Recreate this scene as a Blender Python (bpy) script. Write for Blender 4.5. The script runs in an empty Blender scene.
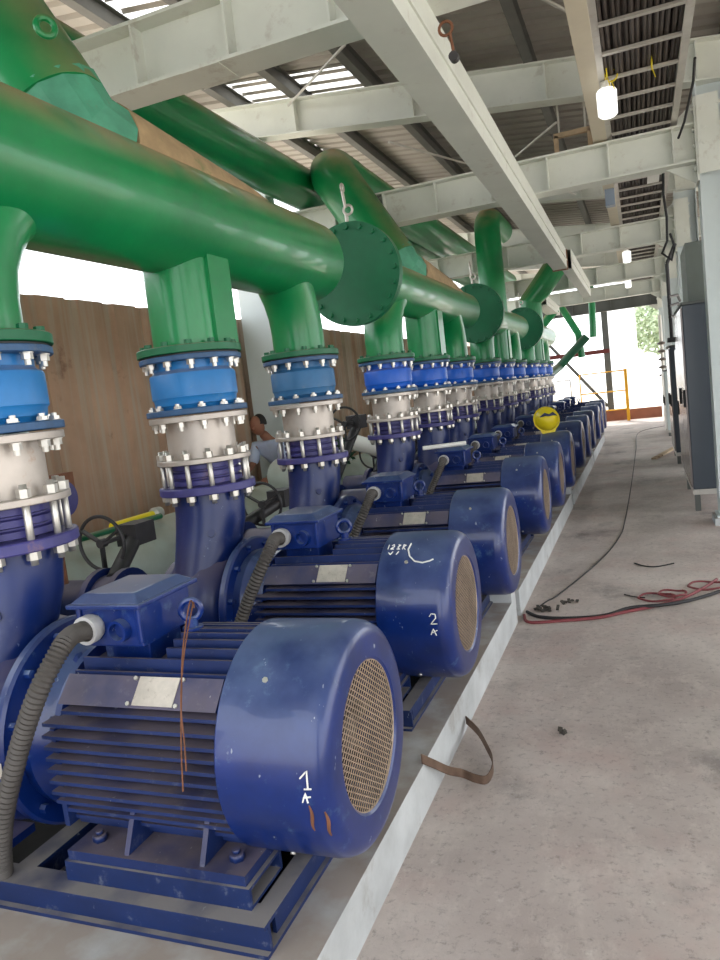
import bpy, bmesh, math, random
from mathutils import Vector, Matrix
random.seed(7)
PI = math.pi
C = bpy.context.scene.collection

# ------------------------------------------------------------------ materials
def lin(c):
    c = c / 255.0
    return c / 12.92 if c <= .04045 else ((c + .055) / 1.055) ** 2.4
def rgb(r, g, b): return (lin(r), lin(g), lin(b), 1)
MATS = {}
def M(name, col, rough=.5, metal=0, var=.12, scale=3.0, dust=None, dust_amt=0.0, bump=0.0,
      spots=None, spot_amt=0.0, spot_scale=8.0, streak=None, chips=None, coat=0.0, stretch=(1, 1, 1)):
    m = bpy.data.materials.new(name); m.use_nodes = True
    nt = m.node_tree; N = nt.nodes; L = nt.links
    bs = N['Principled BSDF']; bs.inputs['Metallic'].default_value = metal
    bs.inputs['Roughness'].default_value = rough
    bs.inputs['Coat Weight'].default_value = coat
    geo = N.new('ShaderNodeNewGeometry')
    mp = N.new('ShaderNodeMapping'); mp.inputs['Scale'].default_value = stretch
    L.new(geo.outputs['Position'], mp.inputs['Vector'])
    n1 = N.new('ShaderNodeTexNoise'); n1.inputs['Scale'].default_value = scale; n1.inputs['Detail'].default_value = 6
    n1.inputs['Roughness'].default_value = .6
    L.new(mp.outputs[0], n1.inputs['Vector'])
    r1 = N.new('ShaderNodeValToRGB')
    r1.color_ramp.elements[0].position = .3; r1.color_ramp.elements[1].position = .7
    r1.color_ramp.elements[0].color = tuple(c * (1 - var) for c in col[:3]) + (1,)
    r1.color_ramp.elements[1].color = tuple(min(1, c * (1 + var)) for c in col[:3]) + (1,)
    L.new(n1.outputs['Fac'], r1.inputs['Fac'])
    out = r1.outputs['Color']
    def mix(a, facsock, colr):
        x = N.new('ShaderNodeMix'); x.data_type = 'RGBA'
        L.new(facsock, x.inputs[0]); L.new(a, x.inputs[6]); x.inputs[7].default_value = colr
        return x.outputs[2]
    def mth(op, a, b):
        x = N.new('ShaderNodeMath'); x.operation = op; x.use_clamp = True
        if isinstance(a, (int, float)): x.inputs[0].default_value = a
        else: L.new(a, x.inputs[0])
        if isinstance(b, (int, float)): x.inputs[1].default_value = b
        else: L.new(b, x.inputs[1])
        return x.outputs[0]
    if spots:
        n2 = N.new('ShaderNodeTexNoise'); n2.inputs['Scale'].default_value = spot_scale; n2.inputs['Detail'].default_value = 8
        n2.inputs['Roughness'].default_value = .7
        L.new(mp.outputs[0], n2.inputs['Vector'])
        r2 = N.new('ShaderNodeValToRGB'); r2.color_ramp.elements[0].position = .58; r2.color_ramp.elements[1].position = .68
        L.new(n2.outputs['Fac'], r2.inputs['Fac'])
        out = mix(out, mth('MULTIPLY', r2.outputs['Color'], spot_amt), spots)
    if chips:
        n5 = N.new('ShaderNodeTexNoise'); n5.inputs['Scale'].default_value = 30; n5.inputs['Detail'].default_value = 3
        n5.inputs['Roughness'].default_value = .75
        mp5 = N.new('ShaderNodeMapping'); mp5.inputs['Scale'].default_value = (1, .6, .45); mp5.inputs['Rotation'].default_value = (.3, .5, .2)
        L.new(geo.outputs['Position'], mp5.inputs['Vector']); L.new(mp5.outputs[0], n5.inputs['Vector'])
        r5 = N.new('ShaderNodeValToRGB'); r5.color_ramp.elements[0].position = .685; r5.color_ramp.elements[1].position = .72
        L.new(n5.outputs['Fac'], r5.inputs['Fac'])
        out = mix(out, mth('MULTIPLY', r5.outputs['Color'], .7), chips)
    if streak:
        mp2 = N.new('ShaderNodeMapping'); mp2.inputs['Scale'].default_value = (9, 9, .35)
        L.new(geo.outputs['Position'], mp2.inputs['Vector'])
        n4 = N.new('ShaderNodeTexNoise'); n4.inputs['Scale'].default_value = 1.6; n4.inputs['Detail'].default_value = 6
        L.new(mp2.outputs[0], n4.inputs['Vector'])
        r4 = N.new('ShaderNodeValToRGB'); r4.color_ramp.elements[0].position = .45; r4.color_ramp.elements[1].position = .62
        L.new(n4.outputs['Fac'], r4.inputs['Fac'])
        out = mix(out, mth('MULTIPLY', r4.outputs['Color'], .75), streak)
    if dust:
        sep = N.new('ShaderNodeSeparateXYZ'); L.new(geo.outputs['Normal'], sep.inputs[0])
        mr = N.new('ShaderNodeMapRange'); mr.inputs['From Min'].default_value = .2; mr.inputs['From Max'].default_value = .85
        L.new(sep.outputs['Z'], mr.inputs['Value'])
        n3 = N.new('ShaderNodeTexNoise'); n3.inputs['Scale'].default_value = 5; n3.inputs['Detail'].default_value = 8
        L.new(geo.outputs['Position'], n3.inputs['Vector'])
        r3 = N.new('ShaderNodeValToRGB'); r3.color_ramp.elements[0].position = .22; r3.color_ramp.elements[1].position = .55
        L.new(n3.outputs['Fac'], r3.inputs['Fac'])
        k = mth('MULTIPLY', mth('MULTIPLY', mr.outputs[0], r3.outputs['Color']), dust_amt)
        out = mix(out, k, dust)
        rr = N.new('ShaderNodeMapRange'); rr.inputs['To Min'].default_value = rough; rr.inputs['To Max'].default_value = .85
        L.new(k, rr.inputs['Value']); L.new(rr.outputs[0], bs.inputs['Roughness'])
    L.new(out, bs.inputs['Base Color'])
    if bump:
        bn = N.new('ShaderNodeBump'); bn.inputs['Strength'].default_value = bump; bn.inputs['Distance'].default_value = .02
        L.new(n1.outputs['Fac'], bn.inputs['Height']); L.new(bn.outputs[0], bs.inputs['Normal'])
    MATS[name] = m
    return m

DUST = rgb(165, 145, 125)
blue = M('blue_enamel', rgb(8, 38, 104), .3, chips=rgb(170, 178, 190), var=.28, scale=5, dust=rgb(112, 128, 150), dust_amt=.4, spots=rgb(95, 125, 155), spot_amt=.4, spot_scale=11, coat=.3)
bluehouse = M('dusty_blue_casting', rgb(17, 38, 88), .48, chips=rgb(150, 155, 165), var=.28, scale=6, dust=DUST, dust_amt=.33, spots=rgb(110, 115, 130), spot_amt=.3, spot_scale=18)
bluecast = M('pump_blue', rgb(13, 37, 96), .33, chips=rgb(120, 135, 165), var=.18, scale=4, dust=DUST, dust_amt=.3, spots=rgb(80, 85, 120), spot_amt=.3)
blueframe = M('frame_blue', rgb(15, 37, 84), .45, chips=rgb(150, 158, 165), var=.2, scale=6, dust=rgb(132, 128, 126), dust_amt=.95, spots=rgb(125, 130, 140), spot_amt=.5, spot_scale=12)
purple = M('violet_flange', rgb(62, 60, 120), .45, var=.25, scale=8, spots=rgb(130, 100, 95), spot_amt=.5)
sky_a = M('valve_blue', rgb(34, 118, 184), .4, var=.12, scale=5, spots=rgb(110, 150, 180), spot_amt=.3, dust=DUST, dust_amt=.4)
sky_b = M('valve_blue_vivid', rgb(14, 92, 200), .38, var=.1, scale=5, dust=DUST, dust_amt=.3)
sky_c = M('valve_blue_muted', rgb(52, 108, 155), .5, var=.12, scale=5, spots=rgb(110, 125, 135), spot_amt=.4)
rimblue = M('valve_rim_blue', rgb(48, 85, 125), .5, var=.25, scale=14, spots=rgb(120, 120, 120), spot_amt=.4)
green = M('green_paint', rgb(8, 128, 70), .34, var=.16, scale=2.5, bump=.12, dust=rgb(160, 134, 98), dust_amt=.95, spots=rgb(60, 120, 80), spot_amt=.4, spot_scale=4, coat=.2)
greenf = M('green_flange_paint', rgb(0, 100, 62), .45, var=.12, scale=5, dust=DUST, dust_amt=.4)
turq = M('primer_green', rgb(78, 152, 122), .6, var=.2, scale=7, spots=rgb(120, 100, 80), spot_amt=.4)
steel = M('stainless_steel', rgb(190, 182, 174), .48, metal=.55, var=.12, scale=6, spots=rgb(165, 120, 85), spot_amt=.45, spot_scale=9)
zinc = M('zinc_bolt', rgb(205, 202, 195), .35, metal=.7, var=.1)
frost = M('light_grey_steel_paint', rgb(218, 221, 212), .55, var=.06, scale=2, dust=rgb(150, 130, 110), dust_amt=.5, spots=rgb(165, 150, 135), spot_amt=.35, spot_scale=5)
coldgrey = M('cool_grey_column_paint', rgb(204, 213, 213), .5, var=.05, scale=2, spots=rgb(170, 165, 155), spot_amt=.2)
dkgrey = M('dark_grey_steel', rgb(95, 98, 95), .6, var=.1, scale=3)
purlin_m = M('galvanised_purlin', rgb(105, 104, 100), .6, var=.15, scale=3)
roof_m = M('roof_sheet_underside', rgb(170, 164, 156), .6, var=.1, scale=1.5)
beige = M('beige_channel_paint', rgb(214, 205, 184), .55, var=.05, scale=3)
galv = M('galvanised_steel', rgb(200, 196, 188), .4, metal=.35, var=.1, scale=5, spots=rgb(160, 120, 90), spot_amt=.25)
cabm = M('dark_cable_sheath', rgb(62, 52, 46), .6, var=.3, scale=9)
black = M('black_rubber', rgb(32, 32, 34), .55)
iron = M('dark_cast_iron', rgb(50, 48, 50), .5, var=.3, scale=10)
concr = M('plinth_concrete', rgb(184, 187, 187), .8, var=.16, scale=4, bump=.25, spots=rgb(140, 132, 124), spot_amt=.5, spot_scale=3, dust=rgb(150, 135, 122), dust_amt=.8)
rustw = M('rusty_sheet', rgb(176, 142, 118), .75, var=.2, scale=1.3, streak=rgb(176, 160, 142), spots=rgb(110, 74, 60), spot_amt=.7, spot_scale=1.9)
rust = M('rust', rgb(120, 78, 55), .8, var=.3, scale=10)
bar_m = M('rusted_flat_bar', rgb(105, 84, 70), .6, metal=.3, var=.3, scale=12)
rednut = M('red_rubber', rgb(128, 58, 62), .55)
cab_m = M('cabinet_slate', rgb(66, 74, 84), .35, var=.05, scale=2)
cabdoor = M('cabinet_door_enamel', rgb(150, 140, 138), .2, metal=.2, var=.06)
yellow = M('yellow_paint', rgb(232, 170, 30), .45)
yel2 = M('yellow_plastic', rgb(238, 215, 30), .4, var=.05)
white = M('white_plastic', rgb(225, 225, 220), .4, var=.04)
suct = M('pale_pipe_wrap', rgb(178, 190, 182), .6, var=.12, scale=3, dust=DUST, dust_amt=.4)
grille_m = M('brass_toned_mesh', rgb(176, 158, 140), .45, metal=.4, var=.2, scale=9)
plate_m = M('aluminium_plate', rgb(200, 192, 182), .45, metal=.4, var=.15, scale=18, spots=rgb(120, 105, 95), spot_amt=.5, spot_scale=40)
ringgrey = M('gland_white', rgb(190, 190, 190), .5)
conduit_m = M('ribbed_conduit_grey', rgb(72, 68, 65), .6, var=.2, scale=20)
paper = M('chalk_white', rgb(230, 230, 225), .9)
shirt = M('pale_blue_shirt', rgb(190, 200, 225), .8, var=.1, scale=9)
trouser = M('dark_trousers', rgb(45, 48, 60), .8)
skin = M('skin', rgb(150, 100, 78), .6)
hair = M('black_hair', rgb(25, 20, 20), .7)
leaf = M('leaf_green', rgb(168, 182, 150), .7, var=.4, scale=6)
bark = M('bark', rgb(110, 95, 80), .9)
wood = M('worn_timber', rgb(190, 165, 135), .8, var=.15, scale=8)
creamwall = M('cream_render', rgb(225, 222, 215), .8, var=.05)
pitm = M('pit_shade_dark', rgb(28, 26, 26), .7, var=.4, scale=9)  # near-black colour stands in for the shade down in the pits
junk = M('dark_debris', rgb(70, 66, 60), .8, var=.4, scale=20)

def transl(name, col):
    m = bpy.data.materials.new(name); m.use_nodes = True
    nt = m.node_tree; N = nt.nodes; L = nt.links
    for n in list(N): N.remove(n)
    o = N.new('ShaderNodeOutputMaterial'); t = N.new('ShaderNodeBsdfTranslucent'); d = N.new('ShaderNodeBsdfDiffuse')
    nz = N.new('ShaderNodeTexNoise'); nz.inputs['Scale'].default_value = 2
    rr = N.new('ShaderNodeValToRGB'); rr.color_ramp.elements[0].color = tuple(c * .8 for c in col[:3]) + (1,); rr.color_ramp.elements[1].color = col
    L.new(nz.outputs['Fac'], rr.inputs['Fac']); L.new(rr.outputs[0], t.inputs[0]); L.new(rr.outputs[0], d.inputs[0])
    x = N.new('ShaderNodeMixShader'); x.inputs[0].default_value = .3
    L.new(t.outputs[0], x.inputs[1]); L.new(d.outputs[0], x.inputs[2]); L.new(x.outputs[0], o.inputs[0])
    return m
skylight = transl('translucent_roof_panel', (.85, .85, .82, 1))

def floor_mat():
    m = bpy.data.materials.new('dusty_concrete_floor'); m.use_nodes = True
    nt = m.node_tree; N = nt.nodes; L = nt.links; bs = N['Principled BSDF']; bs.inputs['Roughness'].default_value = .75
    geo = N.new('ShaderNodeNewGeometry')
    def noise(scale, detail=6, st=(1, 1, 1), rough=.6):
        mp = N.new('ShaderNodeMapping'); mp.inputs['Scale'].default_value = st; L.new(geo.outputs['Position'], mp.inputs[0])
        n = N.new('ShaderNodeTexNoise'); n.inputs['Scale'].default_value = scale; n.inputs['Detail'].default_value = detail
        n.inputs['Roughness'].default_value = rough; L.new(mp.outputs[0], n.inputs[0]); return n.outputs['Fac']
    def ramp(s, a, b, ca=(0, 0, 0, 1), cb=(1, 1, 1, 1)):
        r = N.new('ShaderNodeValToRGB'); r.color_ramp.elements[0].position = a; r.color_ramp.elements[1].position = b
        r.color_ramp.elements[0].color = ca; r.color_ramp.elements[1].color = cb; L.new(s, r.inputs[0]); return r.outputs[0]
    def mix(f, a, b, amt=None):
        x = N.new('ShaderNodeMix'); x.data_type = 'RGBA'
        if amt is not None:
            q = N.new('ShaderNodeMath'); q.operation = 'MULTIPLY'; L.new(f, q.inputs[0]); q.inputs[1].default_value = amt; f = q.outputs[0]
        L.new(f, x.inputs[0]); L.new(a, x.inputs[6])
        if isinstance(b, tuple): x.inputs[7].default_value = b
        else: L.new(b, x.inputs[7])
        return x.outputs[2]
    base = ramp(noise(.9), .3, .7, rgb(168, 155, 149), rgb(214, 204, 197))
    base = mix(ramp(noise(1.7, 8), .5, .68), base, rgb(196, 172, 165), .6)
    base = mix(ramp(noise(1.2, 8, (1, .8, 1)), .56, .7), base, rgb(112, 108, 106), .75)
    base = mix(ramp(noise(5, 10, (1, .6, 1), .8), .5, .6), base, rgb(214, 203, 195), .45)
    base = mix(ramp(noise(26, 10, rough=.8), .53, .66), base, rgb(104, 98, 92), .6)
    base = mix(ramp(noise(9, 10, rough=.75), .6, .7), base, rgb(222, 216, 208), .7)
    L.new(base, bs.inputs['Base Color'])
    bn = N.new('ShaderNodeBump'); bn.inputs['Strength'].default_value = .3; bn.inputs['Distance'].default_value = .01
    L.new(noise(22, 8, rough=.75), bn.inputs['Height']); L.new(bn.outputs[0], bs.inputs['Normal'])
    return m
floor_m = floor_mat()
ground_m = M('pale_outdoor_ground', rgb(205, 195, 180), .9, var=.12, scale=.7)

# ------------------------------------------------------------------ mesh builder
class MB:
    def __init__(s): s.v = []; s.f = []; s.sm = []
    def add(s, vs, fs, smooth=False):
        o = len(s.v); s.v += [tuple(v) for v in vs]
        for f in fs: s.f.append(tuple(i + o for i in f)); s.sm.append(smooth)
        return s
    def box(s, x0, x1, y0, y1, z0, z1):
        vs = [(x, y, z) for x in (x0, x1) for y in (y0, y1) for z in (z0, z1)]
        return s.add(vs, [(0, 1, 3, 2), (4, 6, 7, 5), (0, 4, 5, 1), (2, 3, 7, 6), (0, 2, 6, 4), (1, 5, 7, 3)])
    def hexa(s, pts):   # 8 pts: bottom 4 loop, top 4 loop
        return s.add(pts, [(3, 2, 1, 0), (4, 5, 6, 7), (0, 1, 5, 4), (1, 2, 6, 5), (2, 3, 7, 6), (3, 0, 4, 7)])
    def bar(s, a, b, w, h, up=(0, 0, 1)):
        a = Vector(a); b = Vector(b); d = (b - a).normalized(); u = Vector(up)
        sd = d.cross(u)
        if sd.length < 1e-4: sd = d.cross(Vector((1, 0, 0)))
        sd.normalize(); u = sd.cross(d)
        q = [(-1, -1), (1, -1), (1, 1), (-1, 1)]
        pa = [a + sd * (i * w / 2) + u * (j * h / 2) for i, j in q]; pb = [b + sd * (i * w / 2) + u * (j * h / 2) for i, j in q]
        return s.hexa(pa + pb)
    def tube(s, path, rad, n=16, cap=True, smooth=True):
        P = [Vector(p) for p in path]
        R = rad if isinstance(rad, (list, tuple)) else [rad] * len(P)
        T = []
        for i in range(len(P)):
            a = P[max(i - 1, 0)]; b = P[min(i + 1, len(P) - 1)]
            T.append((b - a).normalized())
        u = T[0].orthogonal().normalized(); vs = []
        for i, p in enumerate(P):
            if i:
                ax = T[i - 1].cross(T[i])
                if ax.length > 1e-6: u = Matrix.Rotation(T[i - 1].angle(T[i]), 3, ax.normalized()) @ u
            w = T[i].cross(u).normalized()
            for k in range(n):
                t = 2 * PI * k / n; vs.append(p + (u * math.cos(t) + w * math.sin(t)) * R[i])
        fs = [(i * n + k, i * n + (k + 1) % n, (i + 1) * n + (k + 1) % n, (i + 1) * n + k) for i in range(len(P) - 1) for k in range(n)]
        s.add(vs, fs, smooth)
        if cap:
            s.add(vs[:n], [tuple(range(n))[::-1]]); s.add(vs[-n:], [tuple(range(n))])
        return s
    def cyl(s, a, b, r, n=24, r2=None): return s.tube([a, b], [r, r2 if r2 is not None else r], n)
    def lathe(s, prof, org=(0, 0, 0), axis='z', n=40, closed=False, smooth=True):
        ax = {'x': (Vector((1, 0, 0)), Vector((0, 1, 0)), Vector((0, 0, 1))), 'y': (Vector((0, 1, 0)), Vector((0, 0, 1)), Vector((1, 0, 0))),
              'z': (Vector((0, 0, 1)), Vector((1, 0, 0)), Vector((0, 1, 0)))}[axis] if isinstance(axis, str) else axis
        o = Vector(org); pr = list(prof)
        # every profile edge gets its own rings, so edges stay crisp but rounds go smooth
        rings = [[o + ax[0] * h + (ax[1] * math.cos(2 * PI * k / n) + ax[2] * math.sin(2 * PI * k / n)) * r for k in range(n)] for h, r in pr]
        m = len(rings); rng = range(m) if closed else range(m - 1)
        for i in rng:
            a = rings[i]; b = rings[(i + 1) % m]
            s.add(a + b, [(k, (k + 1) % n, n + (k + 1) % n, n + k) for k in range(n)], smooth)
        return s
    def disc(s, c, r, axis='z', n=40):
        return s.lathe([(0, 0.0001), (0, r)], c, axis, n, smooth=False)
    def torus(s, c, R, r, axis='z', n=32, m=10):
        prof = [(r * math.sin(2 * PI * k / m), R + r * math.cos(2 * PI * k / m)) for k in range(m)]
        return s.lathe(prof, c, axis, n, closed=True)
    def build(s, name, mat, parent=None, loc=(0, 0, 0), bevel=0):
        me = bpy.data.meshes.new(name); me.from_pydata(s.v, [], s.f)
        for p, k in zip(me.polygons, s.sm): p.use_smooth = k
        me.materials.append(mat)
        bm = bmesh.new(); bm.from_mesh(me); bmesh.ops.remove_doubles(bm, verts=bm.verts, dist=1e-5)
        bmesh.ops.recalc_face_normals(bm, faces=bm.faces)
        for e in bm.edges:
            if len(e.link_faces) == 2 and e.calc_face_angle(0) > .6: e.smooth = False
        bm.to_mesh(me); bm.free(); me.update()
        o = bpy.data.objects.new(name, me); C.objects.link(o); o.location = loc
        if parent: o.parent = parent
        if bevel:
            b = o.modifiers.new('bevel', 'BEVEL'); b.width = bevel; b.segments = 2; b.limit_method = 'ANGLE'
        return o

def tag(o, label, cat, group=None):
    o['label'] = label; o['category'] = cat
    if group: o['group'] = group
    return o
def empty(name, loc=(0, 0, 0), label=None, cat=None, group=None):
    o = bpy.data.objects.new(name, None); o.empty_display_size = .1; C.objects.link(o); o.location = loc
    if label: tag(o, label, cat, group)
    return o
def struct(o): o['kind'] = 'structure'; return o
KIDS = {}
def kids(o): return [c for c in ALLKIDS.get(o.name, [])]
ALLKIDS = {}
def index_kids():
    ALLKIDS.clear()
    for ob in C.objects:
        if ob.parent: ALLKIDS.setdefault(ob.parent.name, []).append(ob)
def dup(o, parent=None):
    c = o.copy(); C.objects.link(c); c.parent = parent
    for ch in kids(o): dup(ch, c)
    return c
def inst(src, parent, loc, rot=None):      # extra copy of a small part
    c = src.copy(); C.objects.link(c); c.parent = parent; c.location = loc
    if rot: c.rotation_euler = rot
    return c
def arc(c, r, a0, a1, u, w, n=8):
    c = Vector(c); u = Vector(u); w = Vector(w)
    return [c + (u * math.cos(a0 + (a1 - a0) * i / n) + w * math.sin(a0 + (a1 - a0) * i / n)) * r for i in range(n + 1)]

# ------------------------------------------------------------------ positions
NP = 12
def py(k): return 2.044 + k * 1.4 + (k // 3) * .521       # k = 0..11, pump row
ORD = ['first', 'second', 'third', 'fourth', 'fifth', 'sixth', 'seventh', 'eighth', 'ninth', 'tenth', 'eleventh', 'twelfth']
XR = -1.384      # riser line
ZM = .68         # motor axis height
ZH = 2.79        # header axis
FY = [-.53, 3.97, 8.5, 13.33, 18.0, 22.2, 26.45]   # building frames
XC = -.066       # plinth edge

# ------------------------------------------------------------------ floor, ground
fl = MB(); fl.box(-3.9, 2.6, -6, 26.3, -.12, 0); struct(fl.build('floor', floor_m))
g = MB(); g.box(-60, 60, -30, 140, -.5, -.125); struct(g.build('ground', ground_m))
# plinths, one under each group of three pumps, with open pits in the frames
for q in range(4):
    y0 = .60 + q * 4.721; y1 = y0 + 4.56
    m = MB(); hb = .2
    m.box(-.33, XC, y0, y1, 0, hb); m.box(-2.35, -1.98, y0, y1, 0, hb)
    ys = [y0]
    for i in range(3): c = py(q * 3 + i); ys += [c - .34, c + .34]
    ys.append(y1)
    for i in range(0, len(ys), 2): m.box(-1.98, -.33, ys[i], ys[i + 1], 0, hb)
    m.box(-.27, XC, y1 - .16, y1, hb, .29)
    o = m.build('concrete_plinth', concr)
    tag(o, ['whitewashed concrete plinth under the nearest three pumps', 'concrete plinth under the second group of three pumps, past the red hose end',
            'concrete plinth under the third group of three pumps', 'concrete plinth under the farthest group of three pumps'][q], 'plinth', 'concrete plinths')
    for i in range(3): c = py(q * 3 + i); MB().box(-1.98, -.33, c - .34, c + .34, .001, .04).build('painted_pit_shade', pitm, o)  # added slab on each pit floor, coloured dark as painted shade

# ------------------------------------------------------------------ shared bolt meshes
def bolt_mesh():
    m = MB(); m.tube([(0, 0, -.004), (0, 0, -.026)], .021, 6, smooth=False); m.cyl((0, 0, -.026), (0, 0, -.046), .012, 10)
    m.cyl((0, 0, 0), (0, 0, -.004), .024, 12); return m
boltproto = None

# ------------------------------------------------------------------ base frame (local origin: pump line at floor)
def make_frame():
    r = empty('base_frame')
    z0, z1 = .2, .3
    def chan(x0, x1, y0, y1, out, name):
        m = MB()
        m.box(x0, x1, y0, y1, z1 - .012, z1); m.box(x0, x1, y0, y1, z0, z0 + .012)
        if out == '-y': m.box(x0, x1, y0 + .02, y0 + .032, z0 + .012, z1 - .012)
        if out == '+y': m.box(x0, x1, y1 - .032, y1 - .02, z0 + .012, z1 - .012)
        if out == '+x': m.box(x1 - .03, x1 - .018, y0, y1, z0 + .012, z1 - .012)
        if out == '-x': m.box(x0 + .018, x0 + .03, y0, y1, z0 + .012, z1 - .012)
        m.build(name, blueframe, r)
    chan(-2.1, -.2, -.425, -.335, '-y', 'side_channel'); chan(-2.1, -.2, .335, .425, '+y', 'side_channel')
    chan(-.26, -.2, -.335, .335, '+x', 'end_channel'); chan(-2.1, -2.0, -.335, .335, '-x', 'end_channel')
    chan(-1.2, -1.12, -.335, .335, '+x', 'cross_channel')
    m = MB()
    for s in (-1, 1):
        ya, yb = sorted((s * .37, s * .17))
        m.box(-.955, -.27, ya, yb, .357, .366); m.box(-.955, -.27, ya, yb, .3, .309)
        m.box(-.955, -.27, ya, ya + .012, .309, .357); m.box(-.955, -.27, yb - .012, yb, .309, .357)
    m.build('motor_pedestal', blueframe, r)
    return r

# ------------------------------------------------------------------ electric motor
def make_motor():
    r = empty('electric_motor')
    # finned housing
    m = MB()
    m.lathe([(-1.0, .001), (-1.0, .26), (-.34, .26), (-.34, .001)], (0, 0, ZM), 'x', 40)
    for s in (-1, 1):
        for i in range(12):                      # horizontal side fins
            dz = -.26 + i * .0385
            yo = min(.335, math.sqrt(.35 ** 2 - dz ** 2) if abs(dz) < .345 else .1)
            x0 = -1.0 if i < 11 else -.93
            a, b = sorted((s * .2, s * yo)); m.box(x0, -.335, a, b, ZM + dz - .006, ZM + dz + .006)
        # flat inclined pad beside the fins
        c1 = Vector((0, s * .305, ZM + .19)); c2 = Vector((0, s * .235, ZM + .265))
        m.hexa([(-.94, s * .2, ZM + .14), (-.345, s * .2, ZM + .14), (-.345, c1.y, c1.z), (-.94, c1.y, c1.z),
                (-.94, s * .14, ZM + .22), (-.345, s * .14, ZM + .22), (-.345, c2.y, c2.z), (-.94, c2.y, c2.z)])
    for i in range(11):                         # vertical top fins
        dy = -.215 + i * .043
        zo = math.sqrt(.345 ** 2 - dy ** 2)
        m.box(-.93 if abs(dy) > .15 else -.62, -.335, dy - .005, dy + .005, ZM + .15, ZM + zo)
        m.box(-.93, -.335, dy - .005, dy + .005, ZM - zo + .03, ZM - .15)
    m.box(-.62, -.345, -.012, .012, ZM + .2, ZM + .345)
    m.box(-1.0, -.98, -.3, .3, ZM - .24, ZM + .1)
    m.build('housing', bluehouse, r)
    # drive-end shield and big flange
    m = MB(); m.lathe([(-1.16, .30), (-1.1, .31), (-1.06, .285), (-1.0, .275), (-1.0, .3), (-.975, .3), (-.975, .2)], (0, 0, ZM), 'x', 48)
    for k in range(8):
        t = PI / 8 + k * PI / 4; y, z = math.cos(t) * .3, math.sin(t) * .3
        m.bar((-1.06, y * .8, ZM + z * .8), (-1.0, y, ZM + z), .02, .03)
    m.build('end_shield', blue, r)
    m = MB(); m.lathe([(-1.19, .2), (-1.19, .365), (-1.18, .375), (-1.155, .375), (-1.145, .365), (-1.145, .28)], (0, 0, ZM), 'x', 56)
    for k in range(12):
        t = k * PI / 6 + .2; m.cyl((-1.145, math.cos(t) * .335, ZM + math.sin(t) * .335), (-1.12, math.cos(t) * .335, ZM + math.sin(t) * .335), .016, 6)
    m.build('mounting_flange', blue, r)
    m = MB(); t = math.radians(192); m.bar((-1.19, -.377, ZM - .02), (-1.15, -.377, ZM - .02), .002, .055, (0, 0, 1)); m.build('rim_label', plate_m, r)
    # fan cover
    m = MB()
    m.lathe([(-.32, .352), (-.335, .352), (-.34, .357), (-.335, .361), (-.05, .361), (-.025, .357), (-.002, .346), (.01, .329), (.016, .305), (.014, .24), (.008, .232), (-.002, .23)], (0, 0, ZM), 'x', 72)
    m.lathe([(-.32, .35), (-.06, .352), (-.01, .33), (-.002, .23)], (0, 0, ZM), 'x', 72)
    fc = m.build('fan_cover', blue, r)
    m = MB()
    for t in (-2.2, -.95, .8, 2.3):
        m.cyl((-.2, math.cos(t) * .358, ZM + math.sin(t) * .358), (-.2, math.cos(t) * .367, ZM + math.sin(t) * .367), .009, 6)
    m.build('cover_screw', zinc, fc)
    m = MB(); R = .233; p = .0165
    for sg in (-1, 1):
        d = Vector((0, math.cos(.62), math.sin(.62) * sg)); nrm = Vector((0, -d.z, d.y)); k = -14
        while k <= 14:
            o = k * p
            if abs(o) < R:
                h = math.sqrt(R * R - o * o); c = Vector((.004 + .0012 * sg, 0, ZM)) + nrm * o
                m.bar(c - d * h, c + d * h, .0042, .002, (1, 0, 0))
            k += 1
    m.torus((.004, 0, ZM), .232, .004, 'x', 48, 6)
    m.build('fan_grille', grille_m, fc)
    m = MB(); m.lathe([(-.15, .001), (-.15, .06), (-.06, .055), (-.05, .001)], (0, 0, ZM), 'x', 20)
    for k in range(7):
        t = k * 2 * PI / 7; c = Vector((0, math.cos(t), math.sin(t)))
        m.bar(Vector((-.1, 0, ZM)) + c * .05, Vector((-.1, 0, ZM)) + c * .23, .008, .07, (1, .3, 0))
    m.build('cooling_fan', iron, fc)
    m = MB(); m.disc((-.32, 0, ZM), .35, 'x'); m.build('end_plate', iron, fc)
    # terminal box, turned with a corner to the viewer side
    m = MB(); m.box(-.925, -.675, -.17, .11, 1.015, 1.15); m.box(-.9, -.71, -.1, .08, .92, 1.015)
    for x in (-.93, -.69):
        m.box(x, x + .02, -.18, -.168, 1.03, 1.15)
    tb = m.build('terminal_box', blue, r, bevel=.006)
    m = MB(); m.box(-.95, -.65, -.2, .135, 1.15, 1.166)
    m.hexa([(-.94, -.19, 1.166), (-.66, -.19, 1.166), (-.66, .125, 1.166), (-.94, .125, 1.166),
            (-.91, -.15, 1.193), (-.7, -.15, 1.193), (-.7, .09, 1.193), (-.91, .09, 1.193)])
    m.build('box_lid', blue, tb, bevel=.004)
    m = MB(); m.lathe([(0, .001), (0, .042), (-.018, .048), (-.05, .048), (-.05, .036)], (-.865, -.17, 1.085), 'y', 20); m.build('cable_gland', ringgrey, tb)
    m = MB(); m.lathe([(0, .02), (0, .038), (-.03, .038), (-.03, .028), (-.005, .026), (-.005, .001)], (-.755, -.17, 1.075), 'y', 20); m.build('spare_entry', blue, tb)
    m = MB(); m.torus((-.6, 0, 1.088), .034, .011, ((Vector((.45, -.9, 0)).normalized()), Vector((.9, .45, 0)).normalized(), Vector((0, 0, 1))), 24, 8)
    m.cyl((-.6, 0, 1.06), (-.6, 0, 1.0), .02, 14); m.cyl((-.6, 0, 1.03), (-.6, 0, 1.02), .036, 14)
    m.build('eye_bolt', blue, r)
    n = Vector((0, -.80, .6)).normalized() if False else None
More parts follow.
